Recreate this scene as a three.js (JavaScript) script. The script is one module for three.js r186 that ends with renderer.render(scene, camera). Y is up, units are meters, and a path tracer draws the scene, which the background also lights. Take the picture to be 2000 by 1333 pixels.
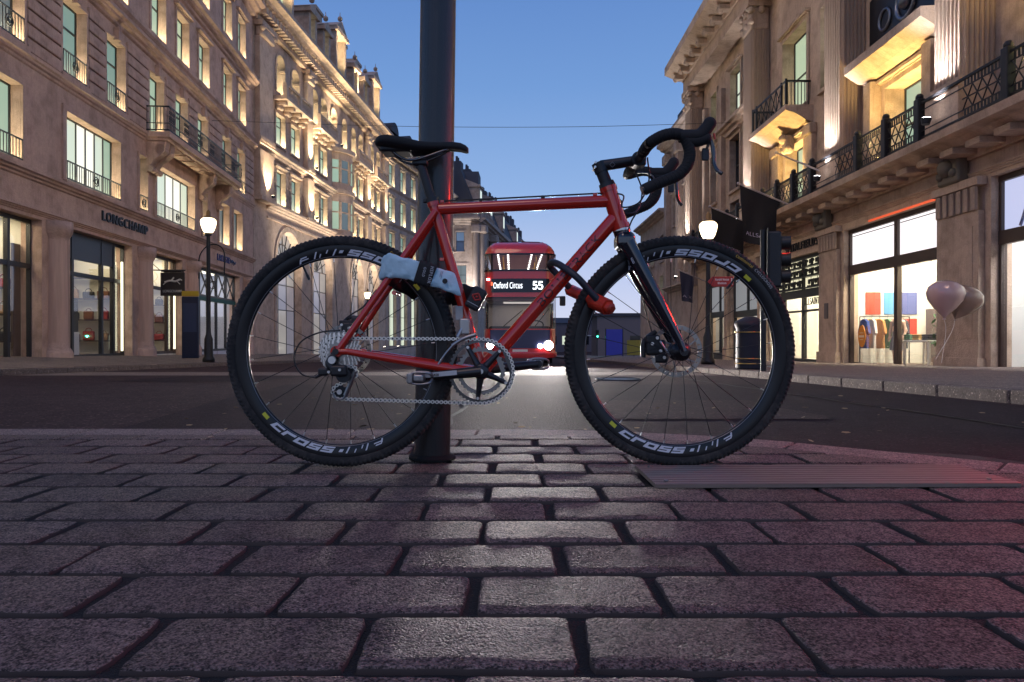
import * as THREE from 'three';
import { mergeGeometries, mergeVertices, toCreasedNormals } from 'three/addons/utils/BufferGeometryUtils.js';
import { RoundedBoxGeometry } from 'three/addons/geometries/RoundedBoxGeometry.js';
import { TextGeometry } from 'three/addons/geometries/TextGeometry.js';
import { FontLoader } from 'three/addons/loaders/FontLoader.js';
import { MarchingCubes } from 'three/addons/objects/MarchingCubes.js';
import { RectAreaLightUniformsLib } from 'three/addons/lights/RectAreaLightUniformsLib.js';

// ---------------------------------------------------------------- camera, sky, light, exposure
RectAreaLightUniformsLib.init();
const scene = new THREE.Scene();
const EYE = 0.386, FOC = 1333;                        // eye height over the paving, focal length for a 2000 px wide frame
const camera = new THREE.PerspectiveCamera(2 * Math.atan(666.5 / FOC) * 180 / Math.PI, 1024 / 682, 0.05, 1500);
camera.position.set(0, EYE, 0);
camera.lookAt(0, EYE - 5.5 / FOC, -1);
const renderer = new THREE.WebGLRenderer({ antialias: true });
renderer.toneMapping = THREE.LinearToneMapping;
renderer.toneMappingExposure = 1.0;
renderer.shadowMap.enabled = true;
renderer.shadowMap.type = THREE.PCFSoftShadowMap;
{ // dusk sky: pale lavender at the horizon, deep blue overhead
  const W = 64, H = 256, data = new Float32Array(W * H * 4);
  const stops = [[-90, .05, .05, .06], [-4, .08, .08, .1], [0, .66, .68, .84], [5, .50, .58, .82], [12, .27, .43, .74], [20, .165, .32, .65], [27, .12, .25, .575], [40, .085, .195, .49], [65, .06, .145, .40], [90, .05, .125, .36]];
  for (let j = 0; j < H; j++) {
    const e = (j + .5) / H * 180 - 90;
    let k = 0; while (k < stops.length - 2 && stops[k + 1][0] < e) k++;
    const a = stops[k], b = stops[k + 1], t = Math.min(1, Math.max(0, (e - a[0]) / (b[0] - a[0])));
    for (let i = 0; i < W; i++) { const o = (j * W + i) * 4; for (let c = 0; c < 3; c++) data[o + c] = (a[c + 1] + (b[c + 1] - a[c + 1]) * t) * 1.06; data[o + 3] = 1; }
  }
  const t = new THREE.DataTexture(data, W, H, THREE.RGBAFormat, THREE.FloatType);
  t.mapping = THREE.EquirectangularReflectionMapping; t.magFilter = t.minFilter = THREE.LinearFilter; t.wrapS = THREE.RepeatWrapping; t.needsUpdate = true;
  scene.background = t; scene.environment = t;
}
const sun = new THREE.DirectionalLight(new THREE.Color(1, .66, .48), 0.5);   // afterglow, very soft
sun.position.set(-9, 44, 4); sun.target.position.set(0, 3, -20); sun.castShadow = true; sun.shadow.radius = 45;
sun.shadow.mapSize.set(2048, 2048); Object.assign(sun.shadow.camera, { left: -40, right: 40, top: 40, bottom: -40, near: 1, far: 160 });
scene.add(sun, sun.target);

// ---------------------------------------------------------------- helpers
let seed = 20231; const rnd = () => { seed |= 0; seed = seed + 0x6D2B79F5 | 0; let t = Math.imul(seed ^ seed >>> 15, 1 | seed); t = t + Math.imul(t ^ t >>> 7, 61 | t) ^ t; return ((t ^ t >>> 14) >>> 0) / 4294967296; };
const rr = (a, b) => a + (b - a) * rnd();
const V = (x, y, z) => new THREE.Vector3(x, y, z);
const font = await new FontLoader().loadAsync('fonts/droid/droid_sans_bold.typeface.json');
const fontR = await new FontLoader().loadAsync('fonts/droid/droid_sans_regular.typeface.json');
const taken = new Map();
function numbered(name) { const n = taken.get(name) ?? 0; taken.set(name, n + 1); return n ? name + '_' + String(n).padStart(3, '0') : name; }
function shade(o) { o.traverse(m => { if (m.isMesh) { m.castShadow = true; m.receiveShadow = true; } }); return o; }
function planar(g, s = 1) {          // uv in metres from the way each face points
  g = g.index ? g.toNonIndexed() : g; const p = g.attributes.position, uv = new Float32Array(p.count * 2), a = V(), b = V(), c = V();
  for (let i = 0; i < p.count; i += 3) {
    a.fromBufferAttribute(p, i); b.fromBufferAttribute(p, i + 1); c.fromBufferAttribute(p, i + 2);
    const n = b.clone().sub(a).cross(c.clone().sub(a)), ax = Math.abs(n.x), ay = Math.abs(n.y), az = Math.abs(n.z);
    for (let k = 0; k < 3; k++) { const x = p.getX(i + k), y = p.getY(i + k), z = p.getZ(i + k); const [u, v] = ay > ax && ay > az ? [x, z] : ax > az ? [z, y] : [x, y]; uv[(i + k) * 2] = u * s; uv[(i + k) * 2 + 1] = v * s; }
  }
  g.setAttribute('uv', new THREE.BufferAttribute(uv, 2)); return g;
}
function join(list) {
  list = list.flat(9).filter(Boolean).map(g => { g = g.index ? g.toNonIndexed() : g; for (const k of Object.keys(g.attributes)) if (!['position', 'normal', 'uv'].includes(k)) g.deleteAttribute(k); if (!g.attributes.uv) g.setAttribute('uv', new THREE.BufferAttribute(new Float32Array(g.attributes.position.count * 2), 2)); return g; });
  return list.length === 1 ? list[0] : mergeGeometries(list);
}
function part(name, geo, mat, parent) { const m = new THREE.Mesh(Array.isArray(geo) ? join(geo) : geo, mat); m.name = name; m.castShadow = m.receiveShadow = true; parent.add(m); return m; }
function thing(name, label, category, pos = [0, 0, 0], turn = 0, group) { const o = new THREE.Group(); o.name = numbered(name); o.userData = { label, category }; if (group) o.userData.group = group; o.position.set(...pos); o.rotation.y = turn; scene.add(o); return o; }
function solo(name, label, category, geo, mat, group) { const m = part(numbered(name), geo, mat, scene); m.userData = { label, category }; if (group) m.userData.group = group; return m; }
function struct(name, geo, mat) { const m = geo ? part(name, geo, mat, scene) : new THREE.Group(); if (!geo) { m.name = name; scene.add(m); } m.userData = { kind: 'structure', label: name.replace(/_/g, ' ') }; return m; }
const box = (w, h, d, x = 0, y = 0, z = 0) => planar(new THREE.BoxGeometry(w, h, d).translate(x, y, z));      // centred
const slab = (x0, x1, y0, y1, z0, z1) => box(x1 - x0, y1 - y0, z1 - z0, (x0 + x1) / 2, (y0 + y1) / 2, (z0 + z1) / 2);
const rbox = (w, h, d, r, x = 0, y = 0, z = 0, s = 3) => new RoundedBoxGeometry(w, h, d, s, r).translate(x, y, z);
const cyl = (r0, r1, h, x = 0, y = 0, z = 0, n = 20, open = false) => new THREE.CylinderGeometry(r1, r0, h, n, 1, open).translate(x, y, z);   // r0 below, r1 above
function rod(a, b, r0, r1 = r0, n = 10) { const d = b.clone().sub(a), L = d.length(); const g = new THREE.CylinderGeometry(r1, r0, L, n, 1); g.applyQuaternion(new THREE.Quaternion().setFromUnitVectors(V(0, 1, 0), d.normalize())); const m = a.clone().add(b).multiplyScalar(.5); return g.translate(m.x, m.y, m.z); }
const tube = (pts, r, n = 40, m = 8, closed = false) => new THREE.TubeGeometry(new THREE.CatmullRomCurve3(pts, closed, 'centripetal'), n, r, m, closed);
const lathe = (pts, n = 28) => new THREE.LatheGeometry(pts.map(p => new THREE.Vector2(...p)), n);
const ball = (r, x, y, z, n = 12) => new THREE.SphereGeometry(r, n, n * .7 | 0).translate(x, y, z);
function molding(profile, x0, x1) { // profile of [out, y], run along x
  const s = new THREE.Shape(profile.map(p => new THREE.Vector2(...p))); const g = new THREE.ExtrudeGeometry(s, { depth: x1 - x0, bevelEnabled: false });
  return planar(g.rotateY(-Math.PI / 2).translate(x1, 0, 0));
}
function text(str, size, depth, f = font, w = null) { const g = new TextGeometry(str, { font: f, size, depth, curveSegments: 4, bevelEnabled: false }); g.computeBoundingBox(); const b = g.boundingBox; g.translate(-(b.min.x + b.max.x) / 2, 0, 0); if (w) g.scale(w / (b.max.x - b.min.x), 1, 1); return g; }
function bend(g, fn) { const p = g.attributes.position, v = V(); for (let i = 0; i < p.count; i++) { v.fromBufferAttribute(p, i); fn(v); p.setXYZ(i, v.x, v.y, v.z); } g.computeVertexNormals(); return g; }

// ---- procedural textures
function lattice(n, s) { let q = s * 7919 + 13; const f = () => { q = (q * 1664525 + 1013904223) >>> 0; return q / 4294967296; }; return Float32Array.from({ length: n * n }, f); }
function noiseTile(size, cells, s) { // tiling value noise, 0..1
  const L = lattice(cells, s), out = new Float32Array(size * size);
  for (let y = 0; y < size; y++) { const fy = y / size * cells, y0 = Math.floor(fy), ty = fy - y0, wy = ty * ty * (3 - 2 * ty), a = (y0 % cells) * cells, b = ((y0 + 1) % cells) * cells;
    for (let x = 0; x < size; x++) { const fx = x / size * cells, x0 = Math.floor(fx), tx = fx - x0, wx = tx * tx * (3 - 2 * tx), x1 = (x0 + 1) % cells; const p = L[a + x0] + (L[a + x1] - L[a + x0]) * wx, q = L[b + x0] + (L[b + x1] - L[b + x0]) * wx; out[y * size + x] = p + (q - p) * wy; } }
  return out;
}
function fbm(size, list) { const out = new Float32Array(size * size); let tot = 0; for (const [c, w, s] of list) { const n = noiseTile(size, c, s); tot += w; for (let i = 0; i < out.length; i++) out[i] += n[i] * w; } for (let i = 0; i < out.length; i++) out[i] /= tot; return out; }
function tex(size, fn, srgb = false) { const d = new Uint8Array(size * size * 4); const c = [0, 0, 0]; for (let i = 0; i < size * size; i++) { fn(i, c); for (let k = 0; k < 3; k++) d[i * 4 + k] = Math.max(0, Math.min(255, (srgb ? Math.pow(Math.max(0, Math.min(1, c[k])), 1 / 2.2) : c[k]) * 255)); d[i * 4 + 3] = 255; }
  const t = new THREE.DataTexture(d, size, size); t.wrapS = t.wrapT = THREE.RepeatWrapping; t.magFilter = THREE.LinearFilter; t.minFilter = THREE.LinearMipmapLinearFilter; t.generateMipmaps = true; if (srgb) t.colorSpace = THREE.SRGBColorSpace; t.needsUpdate = true; return t; }
function rep(t, u, v = u) { const c = t.clone(); c.repeat.set(u, v); c.needsUpdate = true; return c; }
const lin = (r, g, b) => new THREE.Color().setRGB(r, g, b);
const mat = (c, rough = .6, metal = 0, extra = {}) => new THREE.MeshStandardMaterial({ color: lin(...c), roughness: rough, metalness: metal, ...extra });
const phys = (c, rough = .4, extra = {}) => new THREE.MeshPhysicalMaterial({ color: lin(...c), roughness: rough, ...extra });
const glow = (c, k) => new THREE.MeshStandardMaterial({ color: lin(.05, .05, .05), roughness: .4, emissive: lin(...c), emissiveIntensity: k });

const N = 512;
const nFine = fbm(N, [[128, 1, 1], [256, .8, 2]]), nMid = fbm(N, [[16, 1, 3], [32, .7, 4], [64, .5, 5]]), nBig = fbm(N, [[3, 1, 6], [6, .7, 7], [12, .4, 8]]), nGrain = fbm(N, [[72, 1, 9], [150, 1.1, 10]]), nSpeck = noiseTile(N, 120, 11), nHuge = fbm(N, [[2, 1, 21], [5, .8, 22], [11, .6, 23], [40, .3, 24]]);
const nStreak = (() => { const o = new Float32Array(N * N), a = noiseTile(N, 90, 31), b = noiseTile(N, 30, 32); for (let y = 0; y < N; y++) for (let x = 0; x < N; x++) o[y * N + x] = .45 * a[((y / 14 | 0) % N) * N + x] + .3 * b[((y / 9 | 0) % N) * N + x] + .25 * nBig[y * N + x]; return o; })();
function stoneMaterial(c, cell = 2.4, extra = {}) { // weathered ashlar: fine grain, blotches, soot patches with ragged outlines
  const col = tex(N, (i, o) => { const soot = Math.max(0, Math.min(1, (nBig[i] * .6 + nMid[i] * .4 - .5) * 5)), st = Math.max(0, Math.min(1, (nStreak[i] - .5) * 3.2)), k = .80 + .34 * nMid[i] + .22 * (nFine[i] - .5) - .32 * soot - .15 * st; o[0] = c[0] * k; o[1] = c[1] * k * (1 - .02 * soot); o[2] = c[2] * k * (1 - .05 * soot); }, true);
  const bmp = tex(N, (i, o) => { o[0] = o[1] = o[2] = .5 * nFine[i] + .5 * nMid[i]; });
  return new THREE.MeshStandardMaterial({ map: rep(col, 1 / cell), bumpMap: rep(bmp, 1 / cell), bumpScale: .02, roughness: .88, ...extra });
}
const M = {};
M.stoneA = stoneMaterial([.56, .385, .30]); M.stoneB = stoneMaterial([.58, .43, .33]); M.stoneE = stoneMaterial([.54, .40, .29]); M.stoneD = stoneMaterial([.44, .35, .30]);
M.slate = mat([.045, .05, .065], .75); M.iron = mat([.018, .018, .02], .45, .3); M.frameDark = mat([.025, .024, .025], .4); M.frameBrown = mat([.06, .038, .03], .45); M.white = mat([.75, .73, .68], .5); M.plaster = mat([.72, .69, .60], .8);
M.brass = mat([.55, .36, .12], .35, 1); M.black = mat([.012, .012, .013], .5);
M.glass = new THREE.MeshPhysicalMaterial({ color: lin(1, 1, 1), roughness: .02, transmission: 1, thickness: 0, ior: 1.45 });
// asphalt and paving
{
  const asphC = (a, b) => tex(N, (i, o) => { const s = nSpeck[i] > .87 ? 2.4 : nSpeck[i] < .15 ? -.3 : 0, k = .62 + .35 * nMid[i] + .6 * (nFine[i] - .5) + .5 * (nHuge[i] - .5) + s * .9; for (let c = 0; c < 3; c++) o[c] = a[c] * k + b * Math.max(0, nBig[i] - .55); }, true);
  const asphB = tex(N, (i, o) => { o[0] = o[1] = o[2] = .7 * nGrain[i] + .3 * nSpeck[i]; });
  M.asphaltNew = new THREE.MeshPhysicalMaterial({ specularIntensity: .14, map: rep(asphC([.026, .0140, .0180], .012), 1 / 1.3), bumpMap: rep(asphB, 1 / .9), bumpScale: .007, roughness: .82 });
  M.asphaltOld = new THREE.MeshPhysicalMaterial({ specularIntensity: .14, map: rep(asphC([.050, .028, .029], .02), 1 / 2.1), bumpMap: rep(asphB, 1 / 1.1), bumpScale: .008, roughness: .85 });
  M.flags = new THREE.MeshPhysicalMaterial({ specularIntensity: .4, map: rep(asphC([.20, .15, .12], .06), 1 / 1.6), bumpMap: rep(asphB, 1 / 1.6), bumpScale: .003, roughness: .8 });
  const setC = k0 => tex(N, (i, o) => { const g = nGrain[i] - .5, k = k0 * Math.max(.1, 0.74 + 2.5 * g + .5 * (nMid[i] - .5) + (nSpeck[i] > .86 ? .8 : nSpeck[i] < .12 ? -.4 : 0) - .9 * Math.max(0, nBig[i] - .56) * 4 * nMid[i]); o[0] = .165 * k; o[1] = .120 * k; o[2] = .102 * k; }, true);
  const setB = tex(N, (i, o) => { o[0] = o[1] = o[2] = .62 * nGrain[i] + .16 * nSpeck[i] + .22 * nMid[i]; });
  M.pavers = [.86, 1, 1.12, .93, .8].map((k, i) => new THREE.MeshPhysicalMaterial({ specularIntensity: .42, map: rep(setC(k), 1 / .26), bumpMap: rep(setB, 1 / .26), bumpScale: .0036, roughness: [.72, .66, .74, .68, .7][i] }));
  M.kerb = new THREE.MeshStandardMaterial({ map: rep(setC(1.45), 1 / .3), bumpMap: rep(setB, 1 / .3), bumpScale: .002, roughness: .75 });
  M.dirt = new THREE.MeshStandardMaterial({ map: rep(tex(N, (i, o) => { const k = .5 + nGrain[i]; o[0] = .014 * k; o[1] = .0115 * k; o[2] = .0095 * k; }, true), 1 / .2), bumpMap: rep(setB, 1 / .2), bumpScale: .006, roughness: .95 });
}

// ---------------------------------------------------------------- ground: the street falls away from the near paving
const roadY = d => -.11 - .0229 * (Math.min(Math.max(d, 2.9), 150) - 2.9);
function ribbon(ds, fL, fR, yf, nx = 1) { // sheet over (lateral, distance), uv in metres
  const p = [], uv = [], id = [];
  ds.forEach((d, j) => { for (let i = 0; i <= nx; i++) { const x = fL(d) + (fR(d) - fL(d)) * i / nx; p.push(x, yf(d, x), -d); uv.push(x, d); if (j && i) { const a = (j - 1) * (nx + 1) + i - 1, b = a + 1, c = a + nx + 1, e = c + 1; id.push(a, b, e, a, e, c); } } });
  const g = new THREE.BufferGeometry(); g.setAttribute('position', new THREE.Float32BufferAttribute(p, 3)); g.setAttribute('uv', new THREE.Float32BufferAttribute(uv, 2)); g.setIndex(id); g.computeVertexNormals(); return g;
}
const ds = [-40, -10, 0, 2.9, 4, 6, 8, 10, 13, 16, 20, 25, 30, 40, 50, 65, 80, 100, 125, 150, 200, 400, 900];
struct('road', ribbon(ds, () => -300, () => 300, d => roadY(d)), M.asphaltOld);
struct('road_patch', ribbon([2.2, 2.9, 3.9, 5.2, 6.86, 8, 9.5], d => -2.0 - .16 * (d - 2.2) - .05 * Math.sin(d * 3), () => 4.15, d => roadY(d) + .004, 6), M.asphaltNew);
struct('road_strip', ribbon([13.4, 14, 15, 15.8], () => -9.9, () => 4.1, d => roadY(d) + .004), M.flags);
const leftKerb = -10.1, rightKerb = 4.3;
const pavL = struct('pavement_across', ribbon(ds.filter(d => d >= 6 && d <= 150), () => -24, () => leftKerb - .15, (d, x) => roadY(d) + .12 + .05 * (leftKerb - x), 2), M.flags);
const pavR = struct('pavement_beside_shops', ribbon(ds.filter(d => d >= 2.9 && d <= 150), () => rightKerb + .15, () => 26, d => roadY(d) + .12), M.flags);
{ const kg = planar(rbox(.15, .3, .98, .02));
  for (let d = 8; d < 48; d++) { const k = part('kerb_stone', kg, M.flags, pavL); k.position.set(leftKerb - .075, roadY(d) - .03 + rr(-.004, .004), -d); k.rotation.x = -.0229; }
  for (let d = 3.4; d < 44; d++) { const k = part('kerb_stone', kg, M.flags, pavR); k.position.set(rightKerb + .075, roadY(d) - .03 + rr(-.004, .004), -d); k.rotation.x = -.0229; }
}
{ // mended strips, tar seams and scattered leaf bits
  const tar = new THREE.MeshPhysicalMaterial({ color: lin(.010, .008, .009), roughness: .6, specularIntensity: .3 }), edge = (a, k) => d => a + .03 * Math.sin(d * 5.1 + k) + .02 * Math.sin(d * 13 + k * 2);
  const run = (a, b) => Array.from({ length: 15 }, (_, i) => a + (b - a) * i / 14);
  struct('road_repair', ribbon(run(4.4, 6.2), edge(.7, 1), edge(2.1, 2), d => roadY(d) + .008), M.asphaltOld); struct('road_repair_001', ribbon(run(10.4, 13), edge(-6.2, 3), edge(-3.9, 4), d => roadY(d) + .006), M.asphaltNew);
  struct('tar_seam', ribbon(run(3.2, 9.4), edge(-.42, 0), d => edge(-.42, 0)(d) + .035, d => roadY(d) + .011), tar); struct('tar_seam_001', ribbon(run(3.2, 13), edge(2.9, 5), d => edge(2.9, 5)(d) + .04, d => roadY(d) + .011), tar);
  const bits = []; for (let i = 0; i < 90; i++) { const d = 3.2 + 6 * rnd() * rnd(), x = rr(-2.2, 4), s = rr(.012, .03); const g = new THREE.CircleGeometry(s, 5).scale(1, .55, 1); g.rotateX(-Math.PI / 2 + rr(-.35, .35)).rotateY(rr(0, 6)).translate(x, roadY(d) + .014, -d); bits.push(g); }
  const lv = struct('fallen_leaves', join(bits), new THREE.MeshStandardMaterial({ color: lin(.30, .20, .10), roughness: .8, side: THREE.DoubleSide })); lv.userData = { kind: 'stuff', label: 'small pale leaf bits scattered over the dark road', category: 'leaves' };
  const cover = thing('manhole_cover', 'round iron manhole cover set in the road before the bus', 'manhole cover', [1.75, roadY(11.2) + .006, -11.2]);
  part('rim', new THREE.TorusGeometry(.36, .022, 6, 40).rotateX(Math.PI / 2), M.iron, cover); part('plate', cyl(.34, .34, .016, 0, 0, 0, 36), mat([.10, .095, .09], .45, .6), cover);
}
// ---- near paving: individually laid setts up to a curved kerb
{
  const pave = struct('pavement');
  part('joint_bed', ribbon([-1, 0, .6, 1.2, 1.8, 2.3, 2.75], d => -4.5, d => d > 2.3 ? .95 - (d - 2.3) * 1.5 : 1.55 + (2.3 - d) * .62, () => -.0085, 8), M.dirt, pave).userData.kind = 'structure';
  const L = .281, W = .1655, gapX = .015, gapZ = .0135;
  const curve = [[-4.6, 2.735], [-3.2, 2.735], [-1.5, 2.735], [-.4, 2.73], [.1, 2.72], [.42, 2.66], [.68, 2.56], [.95, 2.40], [1.2, 2.19], [1.42, 2.0], [1.62, 1.80], [1.85, 1.54], [2.1, 1.22], [2.35, .85], [2.6, .45], [2.9, -.1]];
  const planes = curve.slice(1).map((q, i) => { const p = curve[i], t = [q[0] - p[0], q[1] - p[1]], l = Math.hypot(...t); return { p, n: [t[1] / l, -t[0] / l] }; });   // inside: n.(x-p) > 0
  const inside = (x, d) => Math.min(...planes.map(({ p, n }) => n[0] * (x - p[0]) + n[1] * (d - p[1])));
  function sett(w, h, k) { // worn top, softened ragged arrises, u/v in metres
    const axis = (l, n) => { const a = [-l / 2, -l / 2 + .0016, -l / 2 + .005]; for (let i = 1; i < n; i++) a.push(-l / 2 + .005 + (l - .01) * i / n); return [...a, l / 2 - .005, l / 2 - .0016, l / 2]; };
    const X = axis(w, 16), Z = axis(h, 10), g = new THREE.PlaneGeometry(w, h, X.length - 1, Z.length - 1).rotateX(-Math.PI / 2), p = g.attributes.position, uv = g.attributes.uv, wob = (t, s) => Math.sin(t * 31 + s * 1.7) * .0010 + Math.sin(t * 97 + s * 4.1) * .0008 + Math.sin(t * 13 + s) * .0016 + Math.sin(t * 211 + s * 2.3) * .0006;
    const ox = rr(0, 3), oz = rr(0, 3), tx = rr(-.0008, .0008), tz = rr(-.0008, .0008);
    for (let i = 0; i < p.count; i++) {
      const ix = i % X.length, iz = i / X.length | 0; let x = X[ix], z = Z[iz]; const ring = Math.min(ix, X.length - 1 - ix, iz, Z.length - 1 - iz), cx = w / 2 - Math.abs(x), cz = h / 2 - Math.abs(z), corner = Math.max(0, 1 - Math.hypot(cx, cz) / .018);
      const y = -[.013, .0016, .0003, 0][Math.min(3, ring)] - corner * .0014 + x * tx + z * tz + .00018 * Math.sin(x * 23 + ox) * Math.sin(z * 31 + oz);
      if (ring < 3) { const e = [1, 1, .6][ring]; const nx_ = cx < cz ? Math.sign(x) : 0, nz_ = cx < cz ? 0 : Math.sign(z); x += nx_ * e * wob(z, k + nx_) - Math.sign(x) * corner * .004 * e; z += nz_ * e * wob(x, k * 2 + nz_) - Math.sign(z) * corner * .003 * e; }
      p.setXYZ(i, x, y, z); uv.setXY(i, x + ox + (ring ? 0 : y * .7), z + oz + (ring ? 0 : y));
    }
    g.computeVertexNormals(); const id = [...g.index.array], top = [], rim = [], outer = v => { const a = v % X.length, b = v / X.length | 0; return a === 0 || b === 0 || a === X.length - 1 || b === Z.length - 1; };
    for (let i = 0; i < id.length; i += 3) (id.slice(i, i + 3).some(outer) ? rim : top).push(id[i], id[i + 1], id[i + 2]);
    g.setIndex([...top, ...rim]); g.clearGroups(); g.addGroup(0, top.length, 0); g.addGroup(top.length, rim.length, 1); return g;
  }
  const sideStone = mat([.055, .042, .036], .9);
  const kinds = Array.from({ length: 9 }, (_, k) => sett(L - gapX, W - gapZ, k * 1.37));
  for (let n = -2; n < 13; n++) {
    const d0 = .787 + W * n, dc = d0 + W / 2, off = n & 1 ? -.0585 : -.196, lim = .80 * (d0 + W) + .75;
    for (let k = -16; k < 14; k++) {
      const x0 = off + L * k + rr(-.004, .004), xc = x0 + L / 2; if (Math.abs(xc) > lim) continue;
      const cs = [[x0, d0], [x0 + L, d0], [x0 + L, d0 + W], [x0, d0 + W]], ins = cs.map(c => inside(...c) > 0);
      if (!ins.some(Boolean)) continue;
      const m = M.pavers[rnd() * 5 | 0];
      if (ins.every(Boolean)) {
        const s = part('paver', kinds[rnd() * 9 | 0], [m, sideStone], pave); s.position.set(xc + rr(-.002, .002), rr(-.0012, .0004), -dc + rr(-.0015, .0015)); s.rotation.set(rr(-.0015, .0015), rr(-.006, .006) + (rnd() < .5 ? Math.PI : 0), rr(-.0015, .0015));
      } else { // cut to the kerb
        let poly = [[x0 + gapX / 2, d0 + gapZ / 2], [x0 + L - gapX / 2, d0 + gapZ / 2], [x0 + L - gapX / 2, d0 + W - gapZ / 2], [x0 + gapX / 2, d0 + W - gapZ / 2]];
        for (const { p, n: q } of planes) { const f = c => q[0] * (c[0] - p[0]) + q[1] * (c[1] - p[1]) - .006, out = []; poly.forEach((a, i) => { const b = poly[(i + 1) % poly.length], fa = f(a), fb = f(b); if (fa > 0) out.push(a); if (fa > 0 !== fb > 0) { const t = fa / (fa - fb); out.push([a[0] + (b[0] - a[0]) * t, a[1] + (b[1] - a[1]) * t]); } }); poly = out; if (poly.length < 3) break; }
        if (poly.length < 3 || Math.abs(THREE.ShapeUtils.area(poly.map(c => new THREE.Vector2(...c)))) < .003) continue;
        const g = new THREE.ExtrudeGeometry(new THREE.Shape(poly.map(c => new THREE.Vector2(...c))), { depth: .016, bevelEnabled: true, bevelSize: .003, bevelThickness: .003, bevelSegments: 1, bevelOffset: -.003 }).rotateX(-Math.PI / 2).translate(0, -.019, 0);
        part('paver', planar(g), m, pave);
      }
    }
  }
  // kerb stones follow the curve
  const at = (i, o) => { const a = curve[Math.max(0, i - 1)], b = curve[Math.min(curve.length - 1, i + 1)], t = [b[0] - a[0], b[1] - a[1]], l = Math.hypot(...t); return new THREE.Vector2(curve[i][0] - t[1] / l * o, curve[i][1] + t[0] / l * o); };
  const pts = []; for (let i = 0; i < curve.length - 1; i++) { const n = Math.max(1, Math.round(Math.hypot(curve[i + 1][0] - curve[i][0], curve[i + 1][1] - curve[i][1]) / .3)); for (let k = 0; k < n; k++) { const a = at(i, 0), b = at(i + 1, 0), c = at(i, .2), e = at(i + 1, .2); pts.push([a.clone().lerp(b, k / n), c.clone().lerp(e, k / n)]); } }
  for (let i = 0; i + 2 < pts.length; i += 2) {
    const a = pts[i], b = pts[i + 1], c = pts[i + 2], s = new THREE.Shape([a[0], b[0], c[0], c[1], b[1], a[1]]);
    const g = new THREE.ExtrudeGeometry(s, { depth: .14, bevelEnabled: true, bevelSize: .008, bevelThickness: .008, bevelSegments: 2, bevelOffset: -.011 }).rotateX(-Math.PI / 2).translate(0, -.152 + rr(-.002, .002), 0);
    part('kerb_stone', planar(g), M.kerb, pave);
  }
}

// ---------------------------------------------------------------- buildings
const paneMats = [[.52, .74, .56], [.60, .74, .50], [.34, .56, .50], [.70, .78, .62], [.26, .36, .40]].map((c, i) => new THREE.MeshStandardMaterial({ color: lin(.04, .045, .05), roughness: .08, emissive: lin(...c), emissiveIntensity: [.62, .75, .5, .95, .35][i] }));
const paneArch = [[.40, .36, .40], [.52, .48, .46], [.30, .29, .36]].map(c => new THREE.MeshStandardMaterial({ color: lin(.05, .05, .055), roughness: .12, emissive: lin(...c), emissiveIntensity: .55 }));
const paneBright = new THREE.MeshStandardMaterial({ color: lin(.04, .04, .04), roughness: .08, emissive: lin(.95, .93, .78), emissiveIntensity: 1.15 });
const paneDark = new THREE.MeshStandardMaterial({ color: lin(.012, .014, .018), roughness: .06 });
const lampStrip = glow([1, .93, .62], 3);
function holePath(h) { const p = new THREE.Path(), { x, y, w, hh, arch } = h; p.moveTo(x, y); p.lineTo(x + w, y); p.lineTo(x + w, y + hh - (arch ? w / 2 : 0)); if (arch) p.absarc(x + w / 2, y + hh - w / 2, w / 2, 0, Math.PI, false); else p.lineTo(x, y + hh); p.lineTo(x, y); return p; }
function wall(g, x0, x1, y0, y1, holes, m, thick = .5, name = 'wall') {
  const s = new THREE.Shape([[x0, y0], [x1, y0], [x1, y1], [x0, y1]].map(p => new THREE.Vector2(...p))); for (const h of holes) s.holes.push(holePath(h));
  return part(name, planar(new THREE.ExtrudeGeometry(s, { depth: thick, bevelEnabled: false, curveSegments: 10 }).translate(0, 0, -thick)), m, g);
}
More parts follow.
